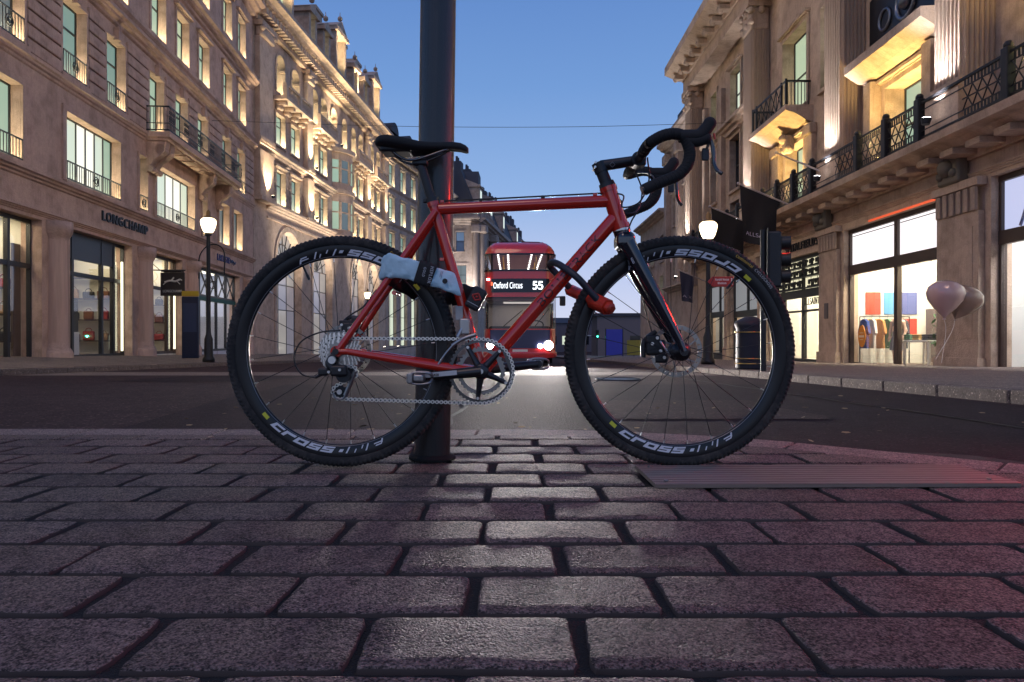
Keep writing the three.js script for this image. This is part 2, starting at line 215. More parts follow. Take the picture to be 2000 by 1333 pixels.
function window_(g, x, y, w, h, o = {}) {
  const z = -(o.depth ?? .34), nx = o.nx ?? 1, ny = o.ny ?? 2, f = .055, fm = o.frame ?? M.frameDark, arch = o.arch, hr = arch ? h - w / 2 : h, bars = [];
  bars.push(slab(x, x + f, y, y + hr, z, z + .07), slab(x + w - f, x + w, y, y + hr, z, z + .07), slab(x + f, x + w - f, y, y + f, z, z + .07), slab(x + f, x + w - f, y + hr - f, y + hr, z, z + .07));
  const cuts = o.cuts ?? Array.from({ length: ny - 1 }, (_, i) => (i + 1) / ny);
  for (let i = 1; i < nx; i++) bars.push(slab(x + w * i / nx - .025, x + w * i / nx + .025, y + f, y + hr - f, z, z + .06));
  for (const c of cuts) bars.push(slab(x + f, x + w - f, y + hr * c - .03, y + hr * c + .03, z + .003, z + .075));
  const win = part('window', bars, fm, g), pm = o.pane ?? paneMats[rnd() * paneMats.length | 0], ys = [0, ...cuts, 1];
  for (let i = 0; i < nx; i++) for (let j = 0; j + 1 < ys.length; j++) part('window_pane', slab(x + w * i / nx + .02, x + w * (i + 1) / nx - .02, y + hr * ys[j] + .02, y + hr * ys[j + 1] - .02, z + .015, z + .03), o.panes ? o.panes[(i + j) % o.panes.length] : pm, win);
  if (arch) { const s = new THREE.Shape(); s.moveTo(x, y + hr); s.absarc(x + w / 2, y + hr, w / 2, Math.PI, 0, true); s.lineTo(x, y + hr); part('window_pane', planar(new THREE.ExtrudeGeometry(s, { depth: .02, bevelEnabled: false }).translate(0, 0, z + .01)), pm, win); }
  if (o.sill !== 0) part('sill', slab(x - .14, x + w + .14, y - .13, y - .004, -.1, .14), o.stone, win);
  if (o.arch_ !== 0) { const t = o.trim ?? .16, parts = [slab(x - t, x - .004, y, y + hr, .003, .06), slab(x + w + .004, x + w + t, y, y + hr, .003, .06)]; if (!arch) parts.push(slab(x - t, x + w + t, y + h + .004, y + h + t, .003, .065)); else { const s = new THREE.Shape(); s.absarc(x + w / 2, y + hr, w / 2 + t, 0, Math.PI, false); s.absarc(x + w / 2, y + hr, w / 2 + .004, Math.PI, 0, true); parts.push(planar(new THREE.ExtrudeGeometry(s, { depth: .06, bevelEnabled: false, curveSegments: 10 }).translate(0, 0, .003))); } part('architrave', parts, o.stone, win); }
  if (o.hood) part('hood', [slab(x - .25, x + w + .25, y + h + .2, y + h + .30, .002, .22), slab(x - .2, x + w + .2, y + h + .165, y + h + .198, .002, .12)], o.stone, win);
  if (o.keystone) part('keystone', [slab(x + w / 2 - .12, x + w / 2 + .12, y + h - .02, y + h + .42, .01, .2), rbox(.2, .2, .14, .06, x + w / 2, y + h + .42, .16)], o.stone, win);
  if (o.rail) { const rb = [], z1 = .06; for (const yy of [y + .06, y + o.rail]) rb.push(slab(x + .02, x + w - .02, yy - .02, yy + .02, z1 - .02, z1 + .02)); const n = Math.max(3, Math.round(w / .14)); for (let i = 0; i <= n; i++) { const xx = x + .03 + (w - .06) * i / n; rb.push(slab(xx - .009, xx + .009, y + .06, y + o.rail, z1 - .009, z1 + .009)); } const c = x + w / 2; rb.push(new THREE.TorusGeometry(.16, .02, 5, 16).translate(c, y + o.rail * .55, z1 + .01), new THREE.TorusGeometry(.08, .02, 5, 12).translate(c, y + o.rail * .55, z1 + .01)); part('railing', rb, M.iron, win); }
  if (o.lamp) { part('sill_lamp', slab(x + .1, x + w - .1, y + .006, y + .03, -.1, -.05), lampStrip, win); const l = new THREE.RectAreaLight(o.lampColor ?? lin(1, .90, .58), o.lamp, w - .2, .05); l.position.set(x + w / 2, y + .036, -.075); l.rotation.x = Math.PI / 2; win.add(l); }
  return win;
}
const hole = (x, y, w, hh, arch) => ({ x, y, w, hh, arch });
function floodlight(label, pos, aim, I, color, group, spread = .7) {
  const t = thing('floodlight', label, 'floodlight', pos, 0, group);
  const dir = aim.clone().sub(V(...pos)).normalize(), q = new THREE.Quaternion().setFromUnitVectors(V(0, 1, 0), dir);
  part('housing', cyl(.09, .12, .14, 0, .02, 0, 14).applyQuaternion(q), M.iron, t); part('lamp', cyl(.1, .1, .012, 0, .1, 0, 14).applyQuaternion(q), glow(color, 14), t);
  const l = new THREE.SpotLight(lin(...color), I, 0, spread, .8, 2); l.position.copy(dir.clone().multiplyScalar(.13)); l.shadow.radius = 4; l.castShadow = true; l.target.position.copy(dir.clone().multiplyScalar(4)); t.add(l, l.target); return t;
}
const cornice = (y, out, h) => [[0, y], [out * .25, y + h * .12], [out * .3, y + h * .3], [out * .62, y + h * .42], [out * .7, y + h * .6], [out, y + h * .72], [out, y + h], [0, y + h]];

// ---- long pale block across the road: shops, big display windows, rusticated storey with a balcony
const TA = Math.PI / 2 + .0861;
const bA = thing('corner_shop_building', 'long stone block with shop fronts below, rusticated storey and black iron balcony', 'building', [-14.024, 0, -18.7], TA);
{
  const S = M.stoneA, x0 = -7, x1 = 23.7, cols = [-3.3, -.4, 2.95, 5.7, 9.15, 11.75, 14.4, 17.95, 20.5], w = 1.4;
  // shop storey
  const shops = [[-6.2, 3.6], [-1.6, 3.5], [3.42, 4.3], [9.45, 3.2], [14.5, 6.6]];
  wall(bA, x0, x1, -1.6, 4.05, shops.map(([x, l]) => hole(x, -1.2, l, 5.15)), S, .6, 'shop_storey_wall');
  wall(bA, x0, x1, 4.05, 5.3, [], S, .75, 'fascia');
  part('fascia_molding', [molding(cornice(5.02, .22, .3), x0, x1), molding(cornice(4.05, .14, .16), x0, x1)], S, bA);
  // first floor
  const big = [[-3.0, 3.9, 6], [3.15, 3.55, 6], [9.8, 4.2, 5]], small = [[8.25, .72], [15.05, .68]], pair = [[17.45, 1.6], [19.85, 1.55]], hi = [];
  for (const [x, l] of [...big, ...small, ...pair]) hi.push(hole(x, 5.45, l, 2.2));
  wall(bA, x0, x1, 5.3, 8.7, hi, S, .55, 'display_storey_wall');
  const six = [paneBright, paneMats[3], paneBright, paneBright, paneMats[3], paneMats[0]];
  for (const [x, l, n] of big) window_(bA, x, 5.45, l, 2.2, { nx: n, ny: 1, stone: S, panes: six, rail: .62, lamp: 135, trim: .2 });
  for (const [x, l] of small) window_(bA, x, 5.45, l, 2.2, { ny: 1, stone: S, pane: paneMats[1], rail: .6, lamp: 180, trim: .1 });
  for (const [x, l] of pair) window_(bA, x, 5.45, l, 2.2, { ny: 1, stone: S, pane: paneMats[4], lamp: 189, trim: .12 });
  part('string_course', molding(cornice(8.32, .16, .36), x0, x1), S, bA);
  // rusticated second floor
  wall(bA, x0, x1, 8.7, 12.0, cols.map(x => hole(x, 8.82, w, 2.5)), S, .55, 'rusticated_wall');
  cols.forEach((x, i) => window_(bA, x, 8.82, w, 2.5, { stone: S, cuts: [.68], pane: paneMats[[0, 4, 2, 2, 0, 0, 0, 2, 0][i]], lamp: 207, keystone: true, trim: .12, rail: i < 4 || i > 6 ? .75 : 0 }));
  const edges = [x0, ...cols.flatMap(x => [x - .13, x + w + .13]), x1];
  for (let i = 0; i < edges.length; i += 2) { const a = edges[i], b = edges[i + 1]; if (b - a < .2) continue; const g = planar(rbox(b - a - .02, .362, .13, .025, 0, 0, 0, 2)); for (let k = 0; k < 7; k++) { const m = part('stone_block', g, S, bA); m.position.set((a + b) / 2, 8.93 + k * .42, .025); } }
  part('band_cornice', molding(cornice(11.85, .34, .5), x0, x1), S, bA);
  part('ledge', molding([[0, 12.6], [.1, 12.62], [.18, 12.72], [.18, 12.86], [0, 12.86]], x0, x1), S, bA);
  // third and fourth floors
  const c3 = cols.map(x => x + .2);
  wall(bA, x0, x1, 12.0, 15.95, c3.map(x => hole(x, 12.95, w, 2.15)), S, .55, 'third_floor_wall');
  c3.forEach((x, i) => window_(bA, x, 12.95, w, 2.15, { stone: S, cuts: [.66], lamp: 207, hood: true, trim: .14, pane: paneMats[[1, 0, 1, 2, 0, 1, 0, 0, 1][i]] }));
  part('upper_cornice', molding(cornice(15.75, .45, .6), x0, x1), S, bA);
  wall(bA, x0, x1, 15.95, 20.4, c3.map(x => hole(x, 16.9, w, 2.2)), S, .55, 'fourth_floor_wall');
  c3.forEach(x => window_(bA, x, 16.9, w, 2.2, { stone: S, cuts: [.6], lamp: 207, trim: .14, hood: true }));
  part('crowning_cornice', molding(cornice(20.2, .8, .9), x0, x1), S, bA);
  part('parapet', slab(x0, x1, 21.1, 21.9, -.6, .1), S, bA);
  part('mansard_roof', molding([[-.2, 21.9], [-2.2, 25.5], [-6, 26], [-6, 21.9]], x0, x1), M.slate, bA);
  part('end_wall', slab(x0 - .02, x0 + .5, -1.6, 21, -6, -.62), S, bA);
  // piers and columns of the shop storey
  for (const x of [-2.1, 2.55, 8.6, 13.55, 22.2]) {
    const col = part('shop_column', lathe([[.30, -1.2], [.46, -1.19], [.46, -.2], [.42, -.1], [.36, 0], [.36, .2], [.33, 3.3], [.35, 3.4], [.42, 3.5], [.46, 3.65], [.46, 3.9], [0, 3.9]], 24), S, bA); col.position.set(x, .1, .05);
  }
  // balcony before three windows
  const b0 = 8.75, b1 = 18.15, bal = part('balcony', [slab(b0, b1, 8.5, 8.72, .02, 1.0), slab(b0 + .08, b1 - .08, 8.38, 8.498, .02, .9)], S, bA);
  for (let i = 0; i < 9; i++) part('soffit_panel', slab(b0 + .35 + i * 1.0, b0 + 1.05 + i * 1.0, 8.33, 8.377, .15, .75), S, bal);
  const rb = []; for (const [yy, t] of [[8.78, .025], [9.72, .03], [9.05, .015]]) rb.push(slab(b0, b1, yy - t, yy + t, .94, .98), slab(b0, b0 + .04, yy - t, yy + t, .02, .94), slab(b1 - .04, b1, yy - t, yy + t, .02, .94));
  for (let i = 0; i <= 66; i++) { const x = b0 + .02 + (b1 - b0 - .04) * i / 66, k = i % 11 < 4; rb.push(slab(x - .011, x + .011, 8.78, 9.72, .95, .97)); if (k) rb.push(new THREE.TorusGeometry(.052, .014, 4, 10).translate(x + .06, 9.3, .96), new THREE.TorusGeometry(.052, .014, 4, 10).translate(x + .06, 9.18, .96), new THREE.TorusGeometry(.052, .014, 4, 10).translate(x + .06, 9.5, .96)); }
  for (let i = 0; i < 7; i++) rb.push(slab(b0 + .01, b0 + .03, 8.78, 9.72, .1 + i * .13, .12 + i * .13));
  part('balcony_railing', rb, M.iron, bal);
  for (const x of [9.1, 9.65, 14.75, 17.2]) { // scrolled console brackets
    const sh = new THREE.Shape(); sh.moveTo(0, 0); sh.quadraticCurveTo(.12, .35, .3, .55); sh.quadraticCurveTo(.7, .75, .75, 1.25); sh.lineTo(0, 1.25); sh.lineTo(0, 0);
    const m = part('console_bracket', [planar(new THREE.ExtrudeGeometry(sh, { depth: .34, bevelEnabled: true, bevelSize: .03, bevelThickness: .03, bevelSegments: 2 }).rotateY(-Math.PI / 2).translate(x + .17, 7.1, .02)), new THREE.CylinderGeometry(.2, .2, .4, 18).rotateZ(Math.PI / 2).translate(x, 8.05, .55), new THREE.CylinderGeometry(.13, .13, .4, 14).rotateZ(Math.PI / 2).translate(x, 7.25, .16)], S, bal); }
  // shop fronts: lit rooms behind glass
  shops.forEach(([x, l], i) => {
    const room = part('shop_interior', [slab(x - .3, x + l + .3, -1.0, 4.1, -2.6, -2.5), slab(x - .35, x - .02, -1.0, 4.1, -2.5, -.6), slab(x + l + .02, x + l + .35, -1.0, 4.1, -2.5, -.6), slab(x - .3, x + l + .3, 4.02, 4.12, -2.5, -.62), slab(x - .3, x + l + .3, -.9, -.3, -2.5, -.3)], i === 4 ? mat([.55, .55, .58], .7) : M.plaster, bA);
    const c = i === 4 ? lin(.9, .92, 1) : lin(1, .86, .58); const la = new THREE.RectAreaLight(c, [6, 10, 10, 13, 8][i], l * .8, .6); la.position.set(x + l / 2, 3.95, -1.1); la.rotation.x = -Math.PI / 2; room.add(la); part('ceiling_light', slab(x + l * .1, x + l * .9, 3.97, 4.0, -1.4, -.8), glow([1, .9, .66], 2.2), room);
    const fr = [], cuts = { 0: [0, .5, 1], 1: [0, .35, .7, 1], 2: [0, .17, .62, .82, 1], 3: [0, .72, .92, 1], 4: [0, .17, .36, .55, .78, 1] }[i];
    for (const c of cuts) fr.push(slab(x + l * c - .06, x + l * c + .06, -.9, 3.95, -.42, -.3));
    for (const yy of [-.25, 2.55, 3.9]) fr.push(slab(x, x + l, yy - .07, yy + .07, -.43, -.31));
    if (i === 2) fr.push(slab(x, x + l * .82, 3.05, 3.9, -.44, -.32));
    if (i === 4) for (let k = 0; k < 5; k++) { const a = x + l * k / 5 + .1, b = a + l / 5 - .2; fr.push(rod(V(a, 2.65, -.36), V(b, 3.8, -.36), .035), rod(V(b, 2.65, -.36), V(a, 3.8, -.36), .035)); }
    const sf = part('shop_front', fr, i === 3 ? M.frameBrown : M.frameDark, bA);
    for (let k = 0; k + 1 < cuts.length; k++) part('shop_window_glass', slab(x + l * cuts[k] + .06, x + l * cuts[k + 1] - .06, -.2, 3.8, -.375, -.37), M.glass, sf);
    if (i === 2 || i === 3) { const s = part('light_strip', slab(x + l - .32, x + l - .22, -.1, 3.3, -.28, -.24), glow([1, .95, .66], 2.6), sf); }
    if (i === 2) { part('display_panel', slab(x + l * .2, x + l * .6, -.2, 1.8, -1.2, -1.1), M.frameDark, room); part('display_bag', [rbox(.5, .36, .2, .05, x + l * .4, 2.0, -1.1), new THREE.TorusGeometry(.16, .02, 6, 18, Math.PI).translate(x + l * .4, 2.16, -1.1)], mat([.12, .06, .03], .5), room); }
    if (i === 4) { part('display_table', [rbox(1.2, .08, .6, .02, x + 1.6, .5, -1.4), slab(x + 1.1, x + 1.2, -.3, .46, -1.6, -1.5), slab(x + 2, x + 2.1, -.3, .46, -1.6, -1.5)], M.white, room); part('folded_shirt', rbox(.4, .14, .3, .04, x + 1.5, .62, -1.4), mat([.1, .3, .25], .8), room); part('awning_band', slab(x + .1, x + l - .1, 2.3, 2.5, -.3, -.22), mat([.01, .09, .06], .6), sf); }
  });
  const letters = (str, x, y, size, m, w) => { const g = text(str, size, .05, font, w); return part('fascia_lettering', planar(g.translate(x, y, .004)), m, bA); };
  letters('LONGCHAMP', 7.2, 4.56, .34, M.black, 3.6); letters('LACOSTE', 18.2, 4.5, .34, mat([.03, .035, .16], .5), 2.0);
  // small reptile emblem beside the second name
  part('fascia_emblem', [tube([V(19.45, 4.62, .03), V(19.6, 4.72, .03), V(19.85, 4.66, .03), V(20.1, 4.6, .03)], .05, 14, 6), rod(V(19.42, 4.63, .03), V(19.3, 4.78, .03), .035, .02), rod(V(19.42, 4.6, .03), V(19.28, 4.62, .03), .035, .02), rod(V(19.65, 4.66, .03), V(19.6, 4.5, .03), .02), rod(V(19.88, 4.63, .03), V(19.86, 4.48, .03), .02), rod(V(20.1, 4.6, .03), V(20.3, 4.75, .03), .04, .01)], mat([.03, .06, .14], .5), bA);
}
// sign, totem, bracket on that pavement
const toA = (s, n, y) => { const p = V(s, y, n).applyAxisAngle(V(0, 1, 0), TA); return [p.x - 14.024, p.y, p.z - 18.7]; };
{
  const t = thing('hanging_sign', 'dark brown hanging shop sign with a horse and rider emblem on an iron arm', 'sign', toA(9.0, 0, 0), TA);
  part('arm', [rod(V(0, 3.15, .06), V(0, 3.15, 1.5), .025), rod(V(0, 3.55, .06), V(0, 3.15, .5), .015), slab(-.02, .02, 2.9, 3.7, .0, .05)], M.iron, t);
  const bd = part('board', rbox(.05, .95, .95, .015, 0, 2.58, 1.0), mat([.022, .014, .011], .5), t); const wm = mat([.6, .58, .52], .6);
  for (const s of [-1, 1]) { const turn = g => g.rotateY(-Math.PI / 2 * s * -1).translate(s * .027, 0, 1.0); part('sign_lettering', turn(text('LONGCHAMP', .1, .006, fontR, .74).translate(0, 2.25, 0)), wm, bd);
    part('sign_emblem', turn(join([tube([V(-.3, 2.66, 0), V(-.1, 2.72, 0), V(.12, 2.7, 0), V(.3, 2.78, 0)], .04, 14, 6), rod(V(-.05, 2.72, 0), V(.06, 2.86, 0), .03), rod(V(.18, 2.7, 0), V(.3, 2.58, 0), .016), rod(V(-.24, 2.67, 0), V(-.36, 2.56, 0), .016), rod(V(.3, 2.78, 0), V(.38, 2.74, 0), .03, .015)])), wm, bd); }
  part('sign_light', [rod(V(-.12, 3.1, .6), V(-.12, 3.1, 1.4), .03), rod(V(.12, 3.1, .6), V(.12, 3.1, 1.4), .03)], M.iron, t);
  const [tx, , tz] = toA(7.1, 2.4, 0);
  const m = thing('information_totem', 'tall dark blue wayfinding totem with yellow cap on the far pavement', 'totem', [tx, roadY(-tz) + .26, tz], .05);
  part('panel', rbox(.62, 2.35, .12, .02, 0, 1.17, 0), mat([.012, .018, .045], .35), m); part('cap', rbox(.62, .2, .12, .02, 0, 2.46, 0), mat([.5, .33, .02], .5), m); part('map_face', slab(-.25, .25, 1.0, 2.1, .061, .065), mat([.03, .045, .10], .3), m);
  const br = thing('wall_bracket', 'thin black iron crook fixed to a shop column', 'bracket', toA(13.55, .5, 0), TA);
  part('crook', tube([V(0, 3.2, -.1), V(0, 4.3, -.05), V(.1, 4.75, .25), V(.2, 4.85, .6), V(.2, 4.6, .95), V(.2, 3.4, 1.0)], .03, 40, 8), M.iron, br); part('scroll', [new THREE.TorusGeometry(.22, .02, 6, 20).rotateY(Math.PI / 2).translate(.1, 3.3, .5), new THREE.TorusGeometry(.16, .02, 6, 20).rotateY(Math.PI / 2).translate(.1, 2.9, .5)], M.iron, br);
}
// ---- ornate block with loggia, oriel and dormers
const TB = Math.PI / 2 - .0786;
const bB = thing('ornate_stone_building', 'floodlit ornate stone block with arched loggia, bowed oriel and roof dormers', 'building', [-16.07, 0, -42.4], TB);
const toB = (s, n, y) => { const p = V(s, y, n).applyAxisAngle(V(0, 1, 0), TB); return V(p.x - 16.07, p.y, p.z - 42.4); };
{
  const S = M.stoneB, x0 = 0, x1 = 31, pairs = [[3.25, 5.75], [9.55, 11.5], [19.2, 21.3], [25.1, 27.3]], cs = pairs.flat(), w = 1.5;
  const arches = [[3.4, 4.2], [10.0, 4.2], [19.4, 3.6], [24.6, 3.6]];
  wall(bB, x0, x1, -2, 9.0, arches.map(([x, l]) => hole(x, -1, l, 8.8, true)), S, .7, 'arcade_wall');
  for (const [x, l] of arches) { const a = window_(bB, x, -1, l, 8.8, { nx: 3, ny: 3, cuts: [.5, .76], arch: true, depth: .55, stone: S, sill: 0, trim: .34, pane: paneArch[1], panes: paneArch });
    const sp = []; for (let k = 1; k < 8; k++) { const t = Math.PI * k / 8; sp.push(rod(V(x + l / 2, 7.8 - l / 2, -.5), V(x + l / 2 + Math.cos(t) * l / 2, 7.8 - l / 2 + Math.sin(t) * l / 2, -.5), .035)); } sp.push(new THREE.TorusGeometry(l * .3, .05, 5, 20, Math.PI).translate(x + l / 2, 7.8 - l / 2, -.5)); part('fanlight_bars', sp, M.frameDark, a); }
  part('arcade_cornice', [molding(cornice(8.75, .4, .5), 1.9, x1), molding([[0, 8.2], [.08, 8.2], [.08, 8.35], [0, 8.35]], 1.9, x1)], S, bB);
  wall(bB, x0, x1, 9.0, 12.5, cs.map(x => hole(x, 9.4, w, 2.3)), S, .6, 'second_floor_wall');
  const qa = planar(rbox(.34, .32, .12, .025, 0, 0, 0, 2)), qb = planar(rbox(.2, .32, .1, .02, 0, 0, 0, 2));
  for (const x of cs) { window_(bB, x, 9.4, w, 2.3, { stone: S, cuts: [.6], arch_: 0, lamp: 336, hood: true, pane: paneMats[2] }); for (const s of [0, 1]) for (let k = 0; k < 7; k++) { const m = part('quoin', k % 2 ? qb : qa, S, bB); m.position.set(x + (s ? w + (k % 2 ? .1 : .17) : -(k % 2 ? .1 : .17)), 9.58 + k * .335, .04); } }
  part('middle_cornice', molding(cornice(12.2, .45, .55), 0, x1), S, bB);
  wall(bB, x0, x1, 12.5, 16.2, cs.map(x => hole(x, 13.4, w, 2.1)), S, .6, 'third_floor_wall');
  for (const x of cs) window_(bB, x, 13.4, w, 2.1, { stone: S, cuts: [.68], lamp: 364, trim: .14, pane: paneMats[0] });
  // loggia
  const ls = [...cs, 13.9, 16.6];
  wall(bB, x0, x1, 16.2, 20.4, ls.map(x => hole(x + .1, 17.0, w - .1, 2.55, true)), S, .9, 'loggia_wall');
  for (const x of ls) { window_(bB, x + .1, 17.0, w - .1, 2.55, { arch: true, depth: .85, stone: S, sill: 0, trim: .14, lamp: 266, pane: paneMats[1] }); part('loggia_impost', [slab(x + .004, x + .24, 18.65, 18.8, -.4, .08), slab(x + w - .14, x + w + .1, 18.65, 18.8, -.4, .08)], S, bB); }
  for (const [a, b] of pairs) { // balustraded loggia balcony on carved brackets
    const bal = part('loggia_balcony', [slab(a - .35, b + w + .35, 16.25, 16.5, .02, .95), slab(a - .35, b + w + .35, 17.2, 17.34, .7, .92), slab(a - .35, a - .05, 16.5, 17.2, .68, .94), slab(b + w + .05, b + w + .35, 16.5, 17.2, .68, .94), slab(b - .5, b - .2, 16.5, 17.2, .68, .94)], S, bB);
    const g = lathe([[.06, 0], [.1, .12], [.11, .3], [.05, .5], [.06, .7], [0, .7]], 8); for (let x = a + .1; x < b + w; x += .3) if (Math.abs(x - b + .35) > .28) { const m = part('baluster', g, S, bal); m.position.set(x, 16.5, .81); }
    for (const x of [a + .1, a + w - .1, b + .1, b + w - .1]) part('carved_bracket', [rbox(.34, .3, .75, .08, x, 16.08, .4), rbox(.3, .3, .45, .1, x, 15.85, .25), ball(.17, x, 15.75, .4, 8)], S, bal);
  }
  part('dentil_course', Array.from({ length: 62 }, (_, i) => slab(i * .5 + .08, i * .5 + .36, 20.55, 20.95, .3, .85)), S, bB);
  part('main_cornice', [molding(cornice(20.9, 1.25, .95), 0, x1), molding([[0, 20.2], [.3, 20.25], [.32, 20.55], [0, 20.55]], 0, x1)], S, bB);
  // giant pilasters
  for (const [x, l] of [[.1, 2.0], [8.0, 1.25], [23.3, 1.25], [29.6, 1.2]]) {
    const p = part('pilaster', slab(x + .08, x + l - .08, 13.0, 19.3, .02, .36), S, bB); part('pilaster_pedestal', slab(x, x + l, 9.3, 12.2, .02, .42), S, p);
    part('pilaster_base', slab(x - .1, x + l + .1, 9.05, 9.3, .01, .55), S, p); part('pilaster_base', slab(x - .06, x + l + .06, 12.75, 13.0, .01, .5), S, p); part('capital', [slab(x - .06, x + l + .06, 19.9, 20.2, .01, .6), rbox(l - .1, .6, .5, .1, x + l / 2, 19.6, .3), ball(.2, x + .12, 19.75, .52, 8), ball(.2, x + l - .12, 19.75, .52, 8)], S, p);
  }
  // bowed oriel
  { const c = 16.1, r = 2.0, arc = (r_, y0, y1, t0, t1, n = 18) => { const s = new THREE.Shape(); s.absarc(0, 0, r_, t0, t1, false); s.absarc(0, 0, r_ - .25, t1, t0, true); return planar(new THREE.ExtrudeGeometry(s, { depth: y1 - y0, bevelEnabled: false, curveSegments: n }).rotateX(Math.PI / 2).translate(c, y1, -.9)); };
    const geo = (g) => { g = g.toNonIndexed ? g : g; return g; };
    const or = part('oriel', [arc(r, 9.0, 9.5, .3, 2.84), arc(r, 11.8, 13.4, .3, 2.84), arc(r, 15.3, 15.9, .3, 2.84)], new THREE.MeshStandardMaterial({ ...{}, map: S.map, bumpMap: S.bumpMap, bumpScale: S.bumpScale, roughness: .85, side: THREE.DoubleSide }), bB);
    for (const [a, b] of [[9.5, 11.8], [13.4, 15.3]]) for (let k = 0; k < 5; k++) { const t = .3 + 2.54 * (k + .5) / 5, px = c + Math.cos(t) * (r - .1), pz = -.9 + Math.sin(t) * (r - .1); const pn = part('oriel_window_pane', box(1.02, b - a, .03).rotateY(Math.PI / 2 - t).translate(px, (a + b) / 2, pz), paneMats[k % 2 ? 4 : 0], or); for (const e of [0, 1]) { const t2 = .3 + 2.54 * (k + e) / 5; if (!e || k === 4) part('oriel_mullion', box(.2, b - a, .24).rotateY(Math.PI / 2 - t2).translate(c + Math.cos(t2) * r, (a + b) / 2, -.9 + Math.sin(t2) * r), S, or); } part('oriel_transom', box(1.1, .12, .12).rotateY(Math.PI / 2 - t).translate(px, a + (b - a) * .62, pz), S, or); }
    part('oriel_cornice', [arc(r + .25, 15.9, 16.25, .25, 2.9), arc(r + .2, 12.5, 12.8, .25, 2.9), arc(r + .15, 8.8, 9.0, .25, 2.9)], or.material, or); }
  // attic dormers and roof
  part('attic_wall', slab(0, x1, 21.85, 22.8, -.9, -.3), S, bB);
  part('roof', molding([[-.9, 22.8], [-3.4, 27.6], [-8, 28.2], [-8, 22.8]], 0, x1), M.slate, bB);
  [[4.6, 2.6], [9.6, 1.6], [12.6, 1.6], [16.1, 2.6], [20.2, 1.6], [23.4, 1.6], [27, 2.6]].forEach(([x, l], i) => {
    const h = l > 2 ? 4.3 : 3.0, d = part('dormer', [slab(x - l / 2, x + l / 2, 21.86, 22.5, -.5, .25), slab(x - l / 2, x - l / 2 + .35, 22.5, 21.86 + h, -1.2, .2), slab(x + l / 2 - .35, x + l / 2, 22.5, 21.86 + h, -1.2, .2), slab(x - l / 2 - .2, x + l / 2 + .2, 21.86 + h, 22.2 + h, -1.2, .4)], S, bB);
    const sh = new THREE.Shape([[-l / 2 - .25, 0], [l / 2 + .25, 0], [0, l * .36]].map(p => new THREE.Vector2(...p))); part('pediment', planar(new THREE.ExtrudeGeometry(sh, { depth: 1.7, bevelEnabled: false }).translate(x, 22.2 + h, -1.4)), S, d);
    part('dormer_window_pane', slab(x - l / 2 + .35, x + l / 2 - .35, 22.5, 21.86 + h, -.5, -.45), paneMats[i % 3 ? 3 : 1], d); part('finial', [ball(.22, x, 22.6 + h + l * .3, .1, 8), cyl(.05, .02, .5, x, 22.9 + h + l * .3, .1, 8)], S, d);
  });
  for (const x of [7.2, 18.4, 25.2, 30]) part('chimney', [slab(x - .8, x + .8, 24, 29.4, -4, -2.6), slab(x - .95, x + .95, 29.4, 29.7, -4.1, -2.5)], S, bB);
  const c = [1, .80, .50];
  [[1.1, 9.35, .8, 11.9], [8.6, 13.05, .85, 19], [23.9, 13.05, .85, 19], [30.2, 13.05, .8, 19], [8.6, 9.32, .85, 12], [14.2, 16.3, .9, 19.5], [4.6, 22.0, .95, 25.5], [16.1, 22.0, .95, 25.5], [27, 22.0, .95, 25.5], [21, 21.95, .95, 25]].forEach(([s, y, n, top], i) => { const p = toB(s, n, y), a = toB(s + .05, .25, top); floodlight(['small floodlight at the foot of the plain corner pilaster of the ornate block', 'small floodlight above the middle cornice on the pilaster before the oriel', 'small floodlight above the middle cornice on the pilaster past the oriel', 'small floodlight above the middle cornice on the last pilaster of the ornate block', 'small floodlight on the arcade cornice at the pilaster before the oriel', 'small floodlight on the oriel roof below the loggia', 'small floodlight before the large dormer nearest the corner pilaster', 'small floodlight before the large dormer above the oriel', 'small floodlight before the large dormer at the far end', 'small floodlight between the small dormers past the oriel'][i], [p.x, p.y, p.z], a, i > 5 ? 210 : 200, c, 'floodlights on the ornate stone block', .62); });
  [[5.5, 8.3], [12.1, 8.3], [21.2, 8.3], [26.4, 8.3]].forEach(([s, y], i) => { const p = toB(s, 2.6, -.4), a = toB(s, .1, 8.5); floodlight('ground floodlight under the ' + ['first', 'second', 'third', 'fourth'][i] + ' arch from the corner pilaster', [p.x, p.y - .1, p.z], a, 620, [1, .9, .74], 'ground floodlights below the arches', .5); });
}
